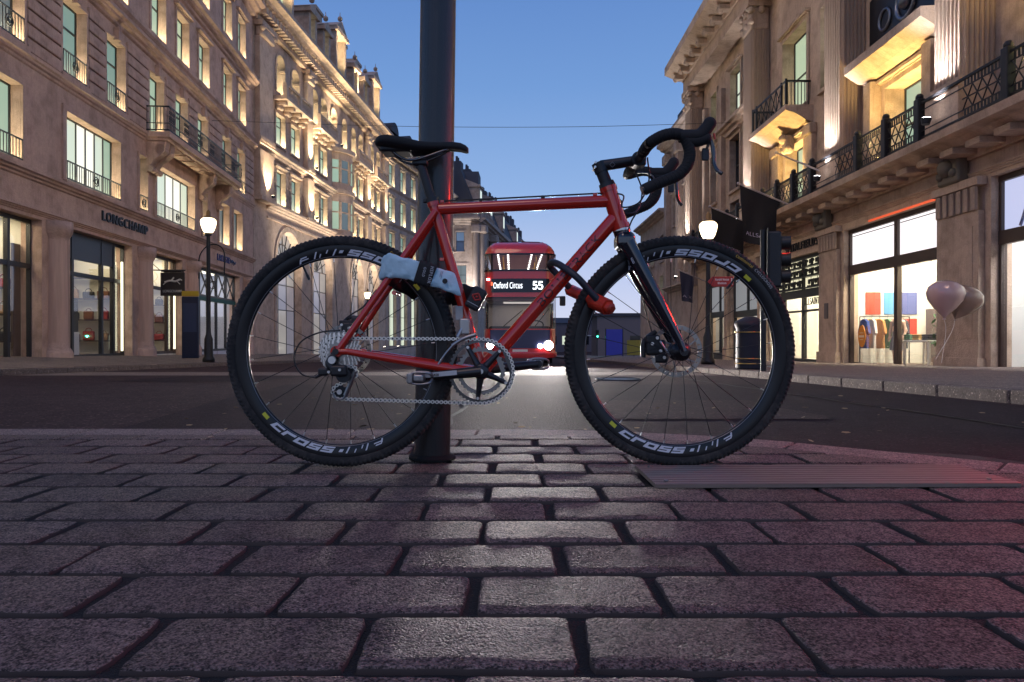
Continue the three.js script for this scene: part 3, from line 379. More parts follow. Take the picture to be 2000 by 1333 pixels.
// ---- plainer block further along
const TC = Math.PI / 2 - .1854;
const bC = thing('plain_stone_building', 'plain grey stone block with rows of tall lit windows beside the ornate block', 'building', [-13.6, 0, -73.3], TC);
{
  const S = M.stoneD, x1 = 27.5, cols = [1.0, 4.6, 8.2, 11.8, 15.4, 19, 22.6];
  [[9.4, 2.6], [13.2, 2.7], [17.1, 2.5]].forEach(([y, h], r) => { wall(bC, 0, x1, [8.9, 12.9, 16.8][r], [12.9, 16.8, 20.4][r], cols.map(x => hole(x, y, 1.7, h)), S, .5, 'wall'); for (const x of cols.slice(0, 5)) window_(bC, x, y, 1.7, h, { stone: S, cuts: [.6], lamp: 238, hood: true, pane: paneMats[r % 2 ? 0 : 2] }); part('string_course', molding(cornice([8.75, 12.75, 16.65][r], .22, .28), 0, x1), S, bC); });
  wall(bC, 0, x1, -3, 8.9, cols.map(x => hole(x, -.5, 2.2, 7.6, true)), S, .5, 'shop_wall'); for (const x of cols.slice(0, 5)) window_(bC, x, -.5, 2.2, 7.6, { arch: true, stone: S, cuts: [.5], nx: 2, sill: 0, pane: paneMats[3] });
  part('dentil_course', Array.from({ length: 46 }, (_, i) => slab(i * .6 + .1, i * .6 + .42, 20.2, 20.5, .1, .6)), S, bC); part('cornice', molding(cornice(20.45, .9, .6), 0, x1), S, bC);
  part('roof', molding([[-.3, 21.05], [-3.2, 25], [-8, 25.6], [-8, 21.05]], 0, x1), M.slate, bC);
  for (const x of [2.5, 7.5, 12]) { const d = part('dormer', [slab(x - 1, x + 1, 21.05, 23.1, -2.2, -.3)], S, bC); part('dormer_roof', planar(new THREE.CylinderGeometry(1.15, 1.15, 2.6, 16, 1, false, 0, Math.PI).rotateZ(Math.PI / 2).rotateY(Math.PI / 2).translate(x, 23.1, -1.1)), M.slate, d); part('dormer_window_pane', slab(x - .5, x + .5, 21.6, 22.9, -.3, -.27), paneMats[4], d); }
}
// ---- corner block behind the bus
const bD = thing('corner_mansard_building', 'distant corner block with steep dark mansard roof and chimneys rising behind the bus', 'building', [-9.6, 0, -100], 0);
{
  const S = M.stoneD, f = 4.6; // front face 0..f along x, then the side recedes
  wall(bD, 0, f, -4, 17.2, [hole(1.3, 8.2, 1.6, 2.9), hole(1.4, 13.1, 1.2, 2.9)], S, .5, 'corner_wall');
  window_(bD, 1.3, 8.2, 1.6, 2.9, { stone: S, cuts: [.5], nx: 2, pane: paneMats[4], lamp: 112, trim: .35 }); window_(bD, 1.4, 13.1, 1.2, 2.9, { stone: S, cuts: [.5], pane: mat([.2, .32, .5], .1), trim: .2 });
  const side = new THREE.Group(), L = 82, th = Math.atan2(80, 11.5);
  const sg = (g) => g.applyMatrix4(new THREE.Matrix4().makeRotationY(th).setPosition(f, 0, 0));
  { const s = new THREE.Shape([[0, -4], [L, -4], [L, 17.2], [0, 17.2]].map(p => new THREE.Vector2(...p))); part('side_wall', sg(planar(new THREE.ExtrudeGeometry(s, { depth: .5, bevelEnabled: false }).translate(0, 0, -.5))), S, bD); }
  for (let r = 0; r < 3; r++) for (let k = 0; k < 14; k++) { const x = 3 + k * 5; const w = part('window', sg(join([slab(x - .15, x + 1.75, 4.8 + r * 4.2, 7.7 + r * 4.2, .0, .12)])), S, bD); part('window_pane', sg(slab(x + .1, x + 1.5, 5.0 + r * 4.2, 7.5 + r * 4.2, .13, .15)), k % 3 ? paneDark : paneMats[3], w); }
  for (const x of [.2, 10, 20, 30, 42]) part('engaged_column', [sg(cyl(.7, .6, 11, x, 10.5, .5, 14)), sg(rbox(1.7, 1.2, 1.6, .3, x, 16.3, .6))], S, bD);
  part('engaged_column', [cyl(.55, .5, 11, 4.3, 10.5, .5, 14), rbox(1.5, 1.2, 1.3, .3, 4.3, 16.3, .5)], S, bD);
  part('cornice', [molding(cornice(17, 1.2, 1), -.2, f + .3), sg(molding(cornice(17, 1.2, 1), -.3, L))], S, bD);
  part('attic', [slab(0, f, 18, 19.6, -.7, -.1), sg(slab(0, L, 18, 19.6, -.7, -.1)), ...Array.from({ length: 9 }, (_, i) => sg(cyl(.16, .16, 1.5, 1 + i * 1.3, 18.75, .35, 8)))], S, bD);
  part('mansard_roof', [molding([[-.3, 19.6], [-2.4, 25.4], [-9, 26], [-9, 19.6]], -1, f), sg(molding([[-.3, 19.6], [-2.4, 25], [-8, 25.4], [-8, 19.6]], -1, L))], M.slate, bD);
  for (let k = 0; k < 11; k++) part('chimney', [sg(slab(2 + k * 7, 3.8 + k * 7, 24, 27 + (k % 3) * .5, -4.5, -3)), sg(cyl(.22, .18, .8, 2.4 + k * 7, 27.4 + (k % 3) * .5, -3.7, 8)), sg(cyl(.22, .18, .8, 3.3 + k * 7, 27.4 + (k % 3) * .5, -3.7, 8))], M.slate, bD);
  for (const k of [0, 9, 22, 40, 62]) { const d = part('dormer', [sg(slab(k + .2, k + 2.4, 19.6, 22.6, -2.5, .2)), sg(molding([[.4, 22.6], [.4, 22.8], [-2.4, 24.0], [-2.4, 22.6]], k, k + 2.6))], S, bD); part('dormer_window_pane', sg(slab(k + .7, k + 1.9, 20.2, 22.2, .21, .24)), paneMats[3], d); }
  const p = V(-6.5, 9.5, -97.5); floodlight('floodlight at the corner columns of the far block', [p.x, p.y - 5, p.z], V(-6.2, 17, -99.4), 520, [1, .97, .95], undefined, .7);
}
// ---- tall stone building with giant fluted piers on the shop side
const bE = thing('piered_stone_building', 'stone building with giant fluted piers, black balcony railings and bright shop windows', 'building', [11.3, 0, -41.5], -Math.PI / 2);
const toE = (d, n, y) => V(11.3 - n, y, -d);
{
  const S = M.stoneE, X = d => 41.5 - d, x1 = X(9);
  const shops = [[X(29.9), X(25.0), 3.62], [X(23.25), X(18.15), 4.05], [X(16.1), X(10.6), 4.2], [X(39.5), X(35.9), 3.4], [X(35.3), X(31.2), 3.5]];
  wall(bE, 0, x1, -2, 4.75, shops.map(([a, b, t]) => hole(a, -1.6, b - a, t + 1.6)), S, .5, 'shop_storey_wall');
  part('fascia', slab(0, x1, 4.75, 5.0, -.5, .12), S, bE); part('fascia_molding', molding(cornice(4.28, .1, .16), 0, x1), S, bE);
  // projecting balcony ledge with blocks below and black railings above
  const ledge = part('balcony_ledge', [molding([[0, 4.95], [.55, 5.0], [.75, 5.12], [1.02, 5.18], [1.05, 5.36], [0, 5.36]], 0, x1)], S, bE);
  for (let d = 10; d < 41; d += .95) part('ledge_block', rbox(.5, .16, .62, .03, X(d), 4.9, .42), S, ledge);
  const piers = [[9.3, 10.4], [15.97, 17.0], [21.83, 22.98], [29.9, 31.0], [40.2, 41.4]];
  // upper wall with bays
  const bays = [[10.6, 15.8], [17.2, 21.6], [23.2, 29.7], [31.3, 40.0]], holes = [], put = [];
  const add = (d1, d0, y, h, o) => { holes.push(hole(X(d1), y, d1 - d0, h)); put.push([X(d1), y, d1 - d0, h, o]); };
  add(28.1, 26.4, 5.6, 2.5, { nx: 2, cuts: [.45], pane: paneMats[1], lamp: 73, depth: .5, hood: true }); add(28.4, 26.1, 9.4, 3.2, { nx: 2, cuts: [.5], pane: paneMats[1], lamp: 73, depth: .5, hood: true });
  add(20.6, 18.6, 5.6, 2.3, { nx: 2, cuts: [.5], pane: paneMats[0], lamp: 73, depth: .6, hood: true }); add(14.4, 12.2, 5.6, 2.6, { nx: 2, cuts: [.5], pane: paneMats[1], lamp: 56, depth: .5, hood: true }); add(14.4, 12.2, 9.6, 2.8, { nx: 2, pane: paneMats[1], depth: .5 });
  add(35.2, 33.7, 11.7, 2.3, { cuts: [.5], pane: paneMats[3], nx: 2, hood: true }); add(38.6, 37.6, 11.7, 2.3, { cuts: [.5], pane: paneMats[1] }); add(35.3, 33.8, 7.9, 2.7, { pane: paneDark, hood: true }); add(38.7, 37.6, 7.9, 2.7, { pane: paneDark }); add(35.2, 33.8, 5.6, 1.7, { pane: paneDark }); add(24.9, 23.6, 9.4, 3, { pane: paneMats[1], depth: .5 }); add(20.6, 18.6, 11.4, 2.6, { nx: 2, pane: paneMats[4] });
  wall(bE, 0, x1, 5.0, 15.2, holes, S, .7, 'upper_wall'); for (const [x, y, w, h, o] of put) window_(bE, x, y, w, h, { stone: S, trim: .2, ...o });
  for (const [a, b] of piers) { // fluted piers: ribs proud of the shaft
    const z1 = .82, p = part('fluted_pier', slab(X(b), X(a), 6.5, 13.9, .01, z1 - .06), S, bE);
    const n = 7, w = (b - a) / n; for (let i = 0; i < n; i++) part('flute_rib', rbox(w * .62, 7.4, .1, .03, X(b) + w * (i + .5), 10.2, z1 - .05, 2), S, p);
    for (let i = 0; i < 6; i++) part('flute_rib', rbox(.1, 7.4, .085, .03, X(a) + .0, 10.2, .1 + i * .12, 2), S, p);
    part('pedestal', [slab(X(b) - .12, X(a) + .12, 5.37, 6.25, .01, .95), slab(X(b) - .07, X(a) + .07, 6.25, 6.5, .01, .9)], S, p);
    part('capital', [slab(X(b) - .12, X(a) + .12, 14.9, 15.2, .01, 1.0), rbox(b - a + .05, 1.0, .85, .12, (X(a) + X(b)) / 2, 14.4, .44), ...[0, 1, 2].map(i => ball(.17, X(b) + (b - a) * i / 2, 14.75, .85, 8)), ...[0, 1, 2].map(i => ball(.15, X(b) + (b - a) * i / 2, 14.25, .83, 8)), ball(.17, X(a) + .05, 14.75, .4, 8)], S, p);
  }
  part('entablature', [slab(0, x1, 15.2, 15.9, -.6, .9), slab(0, x1, 15.9, 16.2, -.6, 1.0)], S, bE); part('main_cornice', molding([[.2, 16.2], [1.3, 16.3], [1.9, 16.55], [1.9, 17.0], [0, 17.1]], -.6, x1), S, bE);
  for (let d = 10; d < 42; d += 1.25) part('modillion', [rbox(.42, .3, 1.0, .06, X(d), 16.08, 1.0), ball(.16, X(d), 15.98, 1.42, 8)], S, bE);
  part('attic', slab(0, x1, 17.05, 19, -1.5, -.4), S, bE); part('roof_slab', slab(0, x1, 15.2, 15.4, -6, -.61), M.slate, bE); part('corner_return', slab(0, .5, -2, 15.2, -6, -.71), S, bE);
  part('scroll_ornament', [new THREE.CylinderGeometry(.5, .5, .9, 20).rotateX(Math.PI / 2).translate(X(33.2), 17.9, 1.0), new THREE.CylinderGeometry(.24, .24, 1.0, 16).rotateX(Math.PI / 2).translate(X(33.2), 17.9, 1.0), rbox(2, .4, .9, .1, X(32.2), 17.35, 1.0)], S, bE);
  // projecting mid-height balcony and spandrel panels
  { const b = part('upper_balcony', [molding([[0, 8.5], [.3, 8.6], [.7, 8.85], [1.05, 8.95], [1.05, 9.15], [0, 9.15]], X(29.6), X(25.6))], S, bE); const g = []; const xa = X(29.4), xb = X(25.8); for (const [p, q] of [[xa, xa + .5], [xb - .5, xb]]) g.push(slab(p, p + .07, 9.15, 10.2, .9, .97), slab(q - .07, q, 9.15, 10.2, .9, .97)); g.push(slab(xa, xb, 10.08, 10.15, .92, .96), slab(xa, xb, 9.2, 9.26, .92, .96)); for (let k = 0; k < 5; k++) { const u = xa + .5 + k * .53, v = u + .53; g.push(rod(V(u, 9.23, .94), V(v, 10.1, .94), .018), rod(V(v, 9.23, .94), V(u, 10.1, .94), .018), slab(u - .012, u + .012, 9.2, 10.1, .93, .95)); } for (const [x] of [[xa], [xb]]) for (let k = 0; k < 7; k++) g.push(slab(x - .02, x + .02, 9.2, 10.1, .1 + k * .13, .12 + k * .13)); g.push(slab(xa - .02, xa + .03, 10.06, 10.14, .02, .95), slab(xb - .03, xb + .02, 10.06, 10.14, .02, .95)); part('railing', g, M.iron, b);
    part('carved_mask', [rbox(.5, .7, .4, .15, X(27.2), 8.1, .3), ball(.2, X(27.2), 8.3, .5, 8), ball(.14, X(27.45), 7.9, .4, 8), ball(.14, X(26.95), 7.9, .4, 8)], S, b); }
  for (const [a, b] of [[17.4, 21.4]]) { const sp = part('metal_spandrel', slab(X(b), X(a), 9.0, 10.9, -.1, .1), mat([.02, .022, .03], .35, .6), bE); part('spandrel_ornament', [new THREE.TorusGeometry(.45, .07, 8, 20).translate(X(19.4), 9.95, .12), ball(.22, X(19.4), 9.95, .12, 10), new THREE.TorusGeometry(.3, .05, 6, 16).translate(X(18.3), 9.95, .12), new THREE.TorusGeometry(.3, .05, 6, 16).translate(X(20.5), 9.95, .12)], mat([.18, .2, .24], .3, .8), sp);
    part('bay_hood', [molding([[0, 8.2], [.5, 8.35], [.9, 8.6], [.9, 8.85], [0, 8.9]], X(b), X(a)), slab(X(21.2), X(20.8), 5.4, 8.2, .02, .4), slab(X(18.2), X(17.8), 5.4, 8.2, .02, .4)], S, bE); }
  for (const [a, b] of [[23.3, 24.0], [25.3, 25.9], [28.5, 29.2]]) part('bay_pilaster', [slab(X(b), X(a), 5.4, 8.4, .01, .2), rbox(b - a + .1, .4, .3, .06, (X(a) + X(b)) / 2, 8.2, .15)], S, bE);
  for (const [a, b] of [[31.6, 32.2], [36.1, 36.7], [39.2, 39.7]]) part('bay_pilaster', [slab(X(b), X(a), 5.4, 13.6, .01, .25)], S, bE);
  part('bay_cornice', molding(cornice(10.9, .45, .55), X(39.6), X(31.8)), S, bE);
  // black railing along the ledge: panels between square posts
  const rail = part('balcony_railing', [slab(0, x1, 5.42, 5.47, .93, .97), slab(0, x1, 6.3, 6.36, .92, .98), slab(0, x1, 6.12, 6.15, .94, .96), slab(0, x1, 5.6, 5.63, .94, .96)], M.iron, bE);
  for (let d = 9.6, i = 0; d < 41; d += 1.55, i++) { if (piers.some(([a, b]) => d > a - .3 && d < b + .3)) continue; part('railing_post', [rbox(.2, 1.1, .2, .02, X(d), 5.9, .95), ball(.1, X(d), 6.5, .95, 8)], M.iron, rail); const g = []; for (let k = 0; k < 4; k++) { const u = X(d) - .14 - k * .32, v = u - .32; g.push(rod(V(u, 5.62, .95), V(v, 6.12, .95), .016), rod(V(v, 5.62, .95), V(u, 6.12, .95), .016)); } g.push(slab(X(d) - 1.44, X(d) - .1, 5.86, 5.885, .94, .96)); for (let k = 0; k < 12; k++) { const u = X(d) - .14 - k * .11; g.push(slab(u - .03, u + .03, 6.15, 6.3, .945, .955), slab(u - .03, u + .03, 5.47, 5.6, .945, .955)); } part('lattice_panel', g, M.iron, rail); }
  // shop piers with fluted capitals
  for (const [d, w] of [[24.1, 1.35], [17.1, 1.6], [30.5, 1.0], [35.6, .5]]) { const p = part('shop_pier', [slab(X(d) - w / 2, X(d) + w / 2, -2, 3.45, .01, .16), slab(X(d) - w / 2 - .08, X(d) + w / 2 + .08, 4.05, 4.25, .01, .26), slab(X(d) - w / 2 - .06, X(d) + w / 2 + .06, -2, -.1, .01, .22)], S, bE); const n = 6; for (let i = 0; i < n; i++) part('capital_flute', rbox(w / n * .7, .58, .1, .03, X(d) - w / 2 + w / n * (i + .5), 3.75, .18, 2), S, p); part('pier_panel', slab(X(d) - w / 2 + .2, X(d) + w / 2 - .2, .4, 3.1, .161, .18), S, p); if (d === 24.1) part('keypad', rbox(.26, .55, .05, .02, X(d), 1.35, .2), mat([.12, .1, .09], .5), p); }
  for (const d of [24.35, 17.2]) part('carved_block', [rbox(.85, .75, .3, .08, X(d), 4.62, .2), ball(.22, X(d), 4.65, .36, 10), ball(.12, X(d) - .25, 4.5, .34, 8), ball(.12, X(d) + .25, 4.5, .34, 8)], mat([.14, .12, .09], .8), bE);
  // shop fronts
  shops.forEach(([a, b, t], i) => {
    const l = b - a, cool = i === 2;
    const wm = i > 2 ? mat([.42, .40, .36], .8) : M.plaster;
    const room = part('shop_interior', [slab(a - .3, b + .3, -1.2, 4.5, -3.1, -3), slab(a - .35, a - .02, -1.2, 4.5, -3, -.5), slab(b + .02, b + .35, -1.2, 4.5, -3, -.5), slab(a - .3, b + .3, t + .02, t + .12, -3, -.5), slab(a - .3, b + .3, -1.2, -.5, -3, -.2)], wm, bE);
    const la = new THREE.RectAreaLight(cool ? lin(.85, .88, 1) : lin(1, .92, .74), [30, 58, 36, 18, 18][i], l * .85, .8); la.position.set((a + b) / 2, t - .06, -1.5); la.rotation.x = -Math.PI / 2; room.add(la); part('ceiling_light', slab(a + .3, b - .3, t - .04, t - .01, -1.9, -1.1), glow([1, .95, .84], 2.5), room);
    const fm = i === 0 ? M.frameDark : i > 2 ? M.frameDark : M.frameBrown, fr = [], cuts = [[0, .2, .6, 1], [0, .555, 1], [0, .5, 1], [0, .5, 1], [0, .5, 1]][i];
    const tb = [2.15, 2.69, 2.75, 1.7, 1.6][i];
    for (const c of cuts) fr.push(slab(a + l * c - .09, a + l * c + .09, -1.2, t, -.32, -.18));
    fr.push(slab(a, b, tb - .16, tb + .16, -.33, -.17), slab(a, b, t - .14, t, -.33, -.17), slab(a, b, -1.2, -.42, -.33, -.17));
    if (i === 0) fr.push(slab(a, b, 1.42, 1.5, -.31, -.2));
    const sf = part('shop_front', fr, fm, bE);
    for (let k = 0; k + 1 < cuts.length; k++) { part('shop_window_glass', slab(a + l * cuts[k] + .09, a + l * cuts[k + 1] - .09, -.42, tb - .16, -.255, -.25), M.glass, sf);
      const up = part('transom_light', slab(a + l * cuts[k] + .09, a + l * cuts[k + 1] - .09, tb + .16, t - .14, -.30, -.26), i === 1 ? glow([1, .94, .95], 1.15) : i === 2 ? glow([.62, .66, .95], .9) : i === 0 ? glow([1, .92, .62], .9) : glow([.6, .62, .66], .35), sf);
      if (i === 2) part('transom_drawing', [tube([V(a + l * cuts[k] + .6, tb + .2, -.25), V(a + l * cuts[k] + 1.0, tb + .9, -.25), V(a + l * cuts[k] + 1.7, tb + 1.0, -.25), V(a + l * cuts[k] + 2.0, tb + .3, -.25)], .04, 20, 6)], mat([.25, .27, .4], .5), up);
      if (i === 1) part('transom_trim', slab(a + l * cuts[k] + .14, a + l * cuts[k + 1] - .14, t - .24, t - .22, -.26, -.24), M.frameDark, up); }
    if (i === 1) { part('display_wall', slab(a + .5, b - .3, -.4, 1.35, -2.6, -2.5), mat([.16, .13, .12], .7), room); for (let k = 0; k < 6; k++) part('wall_poster', slab(a - .018, a + .01, .3 + (k % 2) * .9, 1.05 + (k % 2) * .9, -2.5 + (k >> 1) * .62, -2.0 + (k >> 1) * .62), mat([[.55, .06, .03], [.1, .12, .3], [.4, .35, .25], [.1, .3, .5], [.5, .3, .1]][k % 5], .7), room); }
    if (i === 2) part('display_screen', slab(a + .3, b - .3, -.3, 1.2, -1.2, -1.1), mat([.3, .29, .27], .8), room);
  });
  part('fascia_lettering', planar(text('SPITALFIELDS', .3, .05, font, 3.0).translate(X(26.65), 3.86, .004)), M.black, bE);
  part('window_lettering', planar(text('ALLSAINTS', .26, .02, fontR, 1.5).translate(X(26.0), 1.68, -.16)), M.black, bE);
  // sign glow edge above the big shop window
  part('red_sign_strip', slab(X(21.6), X(18.2), 4.06, 4.12, .0, .03), glow([1, .12, .03], .9), bE);
  const c = [.95, .93, 1];
  [[22.4, 5.6], [30.45, 5.6], [16.5, 5.6], [40.7, 5.6]].forEach(([d, y], i) => { const p = toE(d, 1.3, y), a = toE(d, .75, 10); floodlight('small white floodlight on the balcony ledge at the fluted pier ' + ['beside the metal spandrel', 'beside the upper balcony', 'over the balloons', 'at the far corner'][i], [p.x, p.y, p.z], a, 150, c, 'floodlights at the fluted piers', .6); });
  [[27.2, 5.45], [19.6, 5.45], [13.4, 5.45]].forEach(([d, y], i) => { const p = toE(d, .75, y), a = toE(d, .3, 11); floodlight('small amber floodlight behind the balcony railing ' + ['below the upper balcony', 'below the metal spandrel', 'above the blue lit shop window'][i], [p.x, p.y, p.z], a, 100, [1, .70, .26], 'amber floodlights behind the balcony railing', .95); });
}
// ---- narrower buildings beyond, and the low far end of the street
{
  const b = thing('stepped_roof_building', 'grey stone building with stepped dark roof beyond the fluted piers', 'building', [11.3, 0, -49.3], -Math.PI / 2), S = M.stoneD, L = 7.7;
  const hs = []; for (const y of [4.6, 8.2, 11.3]) for (const x of [1.6, 4.9]) hs.push(hole(x, y, 1.2, 2.0)); wall(b, 0, L, -3, 14.2, hs, S, .5);
  hs.forEach((h, i) => window_(b, h.x, h.y, h.w, h.hh, { stone: S, pane: i % 3 ? paneDark : paneMats[4], hood: true }));
  part('cornice', molding(cornice(13.6, .8, .7), -.3, L), S, b); part('shop_cornice', molding(cornice(3.6, .5, .4), 0, L), S, b);
  for (const x of [.1, 3.5, 6.9]) part('pilaster', [slab(x, x + .7, 4, 12.8, .01, .35), rbox(.95, .7, .5, .1, x + .35, 13.1, .25)], S, b);
  part('roof', [slab(.2, 3.2, 14.3, 16.4, -5, -.6), slab(3.2, L, 14.3, 18.2, -5, -1), slab(4.2, 6.4, 18.2, 19.4, -4, -1.6)], M.slate, b); part('end_wall', slab(-.02, .4, -3, 14.2, -6, -.52), S, b);
  const c = thing('lower_end_building', 'low distant stone building at the end of the shop side', 'building', [11.3, 0, -60], -Math.PI / 2);
  const h2 = []; for (const y of [3.2, 6.2]) for (const x of [1.2, 4.6, 8]) h2.push(hole(x, y, 1.3, 1.9)); wall(c, 0, 10.2, -3, 9.8, h2, S, .5); h2.forEach((h, i) => window_(c, h.x, h.y, h.w, h.hh, { stone: S, pane: i % 2 ? paneDark : paneMats[0] })); part('cornice', molding(cornice(9.4, .6, .5), -.2, 10.2), S, c); part('end_wall', slab(-.02, .4, -3, 9.8, -6, -.52), S, c); part('chimney', slab(1, 2.2, 9.8, 11.6, -3, -1.8), S, c);
  floodlight('bright floodlight on the front of the building with the stepped roof', [10.6, 4.3, -44.2], V(11.1, 12, -44.4), 90, [1, .93, .85], undefined, .7);
  const far = thing('far_low_building', 'low dark flat roofed building closing the far end of the street', 'building', [22, -3, -112]);
  part('wall', slab(-8, 26, -1, 7.0, -8, 0), mat([.16, .14, .15], .8), far); part('roof_edge', slab(-8.3, 26.3, 7.0, 7.5, -8.2, .3), M.slate, far); for (let k = 0; k < 9; k++) part('window_pane', slab(-6 + k * 3.4, -4.2 + k * 3.4, 1.4, 3.8, .01, .05), k % 3 ? paneDark : paneMats[3], far);
  const fw = thing('distant_terrace', 'distant terrace of dark houses behind the low far building', 'building', [-4, -3.4, -190]); part('wall', slab(-60, 90, -1, 8, -10, 0), mat([.12, .11, .13], .9), fw); part('roof', molding([[.4, 8], [-4, 9.6], [-9, 8]], -60, 90), M.slate, fw); for (let k = 0; k < 22; k++) part('window_pane', slab(6 + k * 3, 7.4 + k * 3, 2, 4.4, .01, .06), k % 4 ? paneDark : paneMats[3], fw);
  const ho = thing('blue_hoarding', 'bright blue hoarding panel at the far end of the street', 'hoarding', [12.6, roadY(84) + .05, -84]); part('panel', slab(-1.0, 1.0, .2, 3.4, -.08, 0), mat([.05, .06, .42], .6), ho); part('frame', [slab(-1.1, -1.0, 0, 3.5, -.1, .02), slab(1.0, 1.1, 0, 3.5, -.1, .02)], M.iron, ho);
  const ye = thing('yellow_hoarding', 'mustard yellow hoarding panel beside the blue one', 'hoarding', [15.4, roadY(86) + .05, -86]); part('panel', slab(-.9, .9, .2, 2.1, -.08, 0), mat([.3, .24, .03], .6), ye); part('post', [slab(-.05, .05, 0, 2.2, -.12, -.085)], M.iron, ye);
}
// ---------------------------------------------------------------- street lamps
function streetLamp(x, d, y0, hGlobe, r, label, I = 70) {
  const t = thing('street_lamp', label, 'street lamp', [x, y0, -d], 0, 'globe street lamps');
  part('post', lathe([[.0, 0], [.2, 0], [.2, .12], [.15, .2], [.14, .8], [.09, .95], [.075, 1.1], [.06, hGlobe - r * 1.5], [.1, hGlobe - r * 1.45], [.12, hGlobe - r * 1.1], [0, hGlobe - r * 1.1]], 18), M.iron, t);
  part('lamp_globe', lathe([[0, -r], [r * .55, -r * .98], [r * .72, -r * .7], [r * .92, -r * .1], [r, r * .35], [r * .95, r * .62], [r * .7, r * .85], [0, r * .95]], 24).translate(0, hGlobe, 0), glow([1, .80, .48], 5.5), t);
  part('cap', [lathe([[r * .72, r * .86], [r * .5, r * 1.05], [r * .3, r * 1.2], [r * .28, r * 1.7], [r * .12, r * 1.9], [0, r * 2.1]], 18).translate(0, hGlobe, 0)], mat([.22, .13, .05], .5, .5), t);
  const l = new THREE.PointLight(lin(1, .64, .33), I, 0, 2); l.position.y = hGlobe; l.castShadow = true; l.shadow.radius = 12; t.add(l); return t;
}
streetLamp(-10.5, 23.6, roadY(23.6) + .14, 4.75, .26, 'lit globe street lamp on the pavement before the purple lettered shop', 260);
streetLamp(5.75, 20, roadY(20) + .12, 3.95, .26, 'lit globe street lamp carrying a red pointing sign near the black flags', 180);
streetLamp(-10.7, 11, roadY(11) + .14, 4.75, .26, 'lit globe street lamp near the large shop windows at the crossing', 420);
streetLamp(6.4, 5.5, roadY(5.5) + .12, 3.95, .26, 'lit globe street lamp by the kerb near the balloons', 300);
streetLamp(-11, 52, roadY(52) + .14, 4.75, .26, 'lit globe street lamp before the floodlit arches', 260);
// red finger sign on the right lamp
{ const s = thing('finger_sign', 'red pedestrian finger sign with white lettering on the lamp post', 'sign', [5.75, roadY(20) + .12, -20]); const y = 2.42;
  part('board', rbox(.62, .3, .04, .02, .42, y, .07), mat([.42, .03, .025], .4), s); const wm = mat([.8, .78, .75], .5); part('arrow', new THREE.ExtrudeGeometry(new THREE.Shape([[-.05, .15], [-.05, -.15], [-.2, 0]].map(p => new THREE.Vector2(...p))), { depth: .035, bevelEnabled: false }).translate(.16, y, .052), mat([.42, .03, .025], .4), s);
  part('sign_lettering', [text('Handel House', .062, .004, font, .4).translate(.38, y + .03, .091), text('Museum', .062, .004, font, .25).translate(.38, y - .075, .091), cyl(.022, .022, .005, 0, 0, 0, 10).rotateX(Math.PI / 2).translate(.66, y + .08, .092), rod(V(.66, y + .05, .092), V(.65, y - .02, .092), .014), rod(V(.65, y - .02, .092), V(.69, y - .1, .092), .01), rod(V(.65, y - .02, .092), V(.62, y - .1, .092), .01)], wm, s); part('clamp', new THREE.TorusGeometry(.075, .015, 6, 16).rotateX(Math.PI / 2).translate(0, y, 0), M.iron, s); }
// ---------------------------------------------------------------- traffic signals
function signal(x, d, y0, turn, label, lit, I, poleH = 3.6) {
  const t = thing('traffic_signal', label, 'traffic signal', [x, y0, -d], turn), cols = [[1, .03, .015], [1, .45, .02], [.05, 1, .5]];
  part('pole', cyl(.05, .057, poleH, 0, poleH / 2, 0, 16), M.black, t); const hd = part('signal_head', [rbox(.32, 1.0, .24, .04, 0, poleH - .55, .18), rbox(.44, 1.12, .02, .01, 0, poleH - .55, .07)], M.black, t);
  cols.forEach((c, i) => { const y = poleH - .25 - i * .3; part('signal_lamp', cyl(.1, .1, .02, 0, 0, 0, 20).rotateX(Math.PI / 2).translate(0, y, .305), i === lit ? glow(c, 5) : mat(c.map(v => v * .04), .3), hd); part('visor', new THREE.CylinderGeometry(.12, .12, .16, 18, 1, true, Math.PI * .5, Math.PI).rotateX(Math.PI / 2).rotateZ(Math.PI / 2).translate(0, y, .38), new THREE.MeshStandardMaterial({ color: lin(.012, .012, .012), roughness: .5, side: THREE.DoubleSide }), hd); if (i === lit && I) { const l = new THREE.PointLight(lin(...c), I); l.position.set(0, y, .36); l.shadow.radius = 5; l.castShadow = true; hd.add(l); } });
  return t;
}
signal(4.55, 12.35, roadY(12.35) + .12, 1.25, 'traffic signal showing red by the kerb beneath the black flags', 0, 4, 2.55);
signal(11.0, 88, roadY(88) + .12, 0, 'distant traffic signal showing green by the blue hoarding', 2, 6, 3.4);
signal(3.25, 3.0, roadY(2) + .02, -Math.PI / 2 + .2, 'low traffic signal showing red beside the curved kerb', 0, 7, 1.75);
{ const b = thing('litter_bin', 'round dark bin with gold bands near the traffic signal', 'bin', [4.75, roadY(13.6) + .12, -13.6]); part('body', lathe([[0, 0], [.26, 0], [.28, .04], [.27, .8], [.3, .86], [.3, .95], [.1, 1.05], [0, 1.05]], 24), mat([.010, .011, .02], .6), b); for (const y of [.12, .22, .74]) part('band', new THREE.TorusGeometry(.282, .012, 6, 30).rotateX(Math.PI / 2).translate(0, y, 0), M.brass, b); }
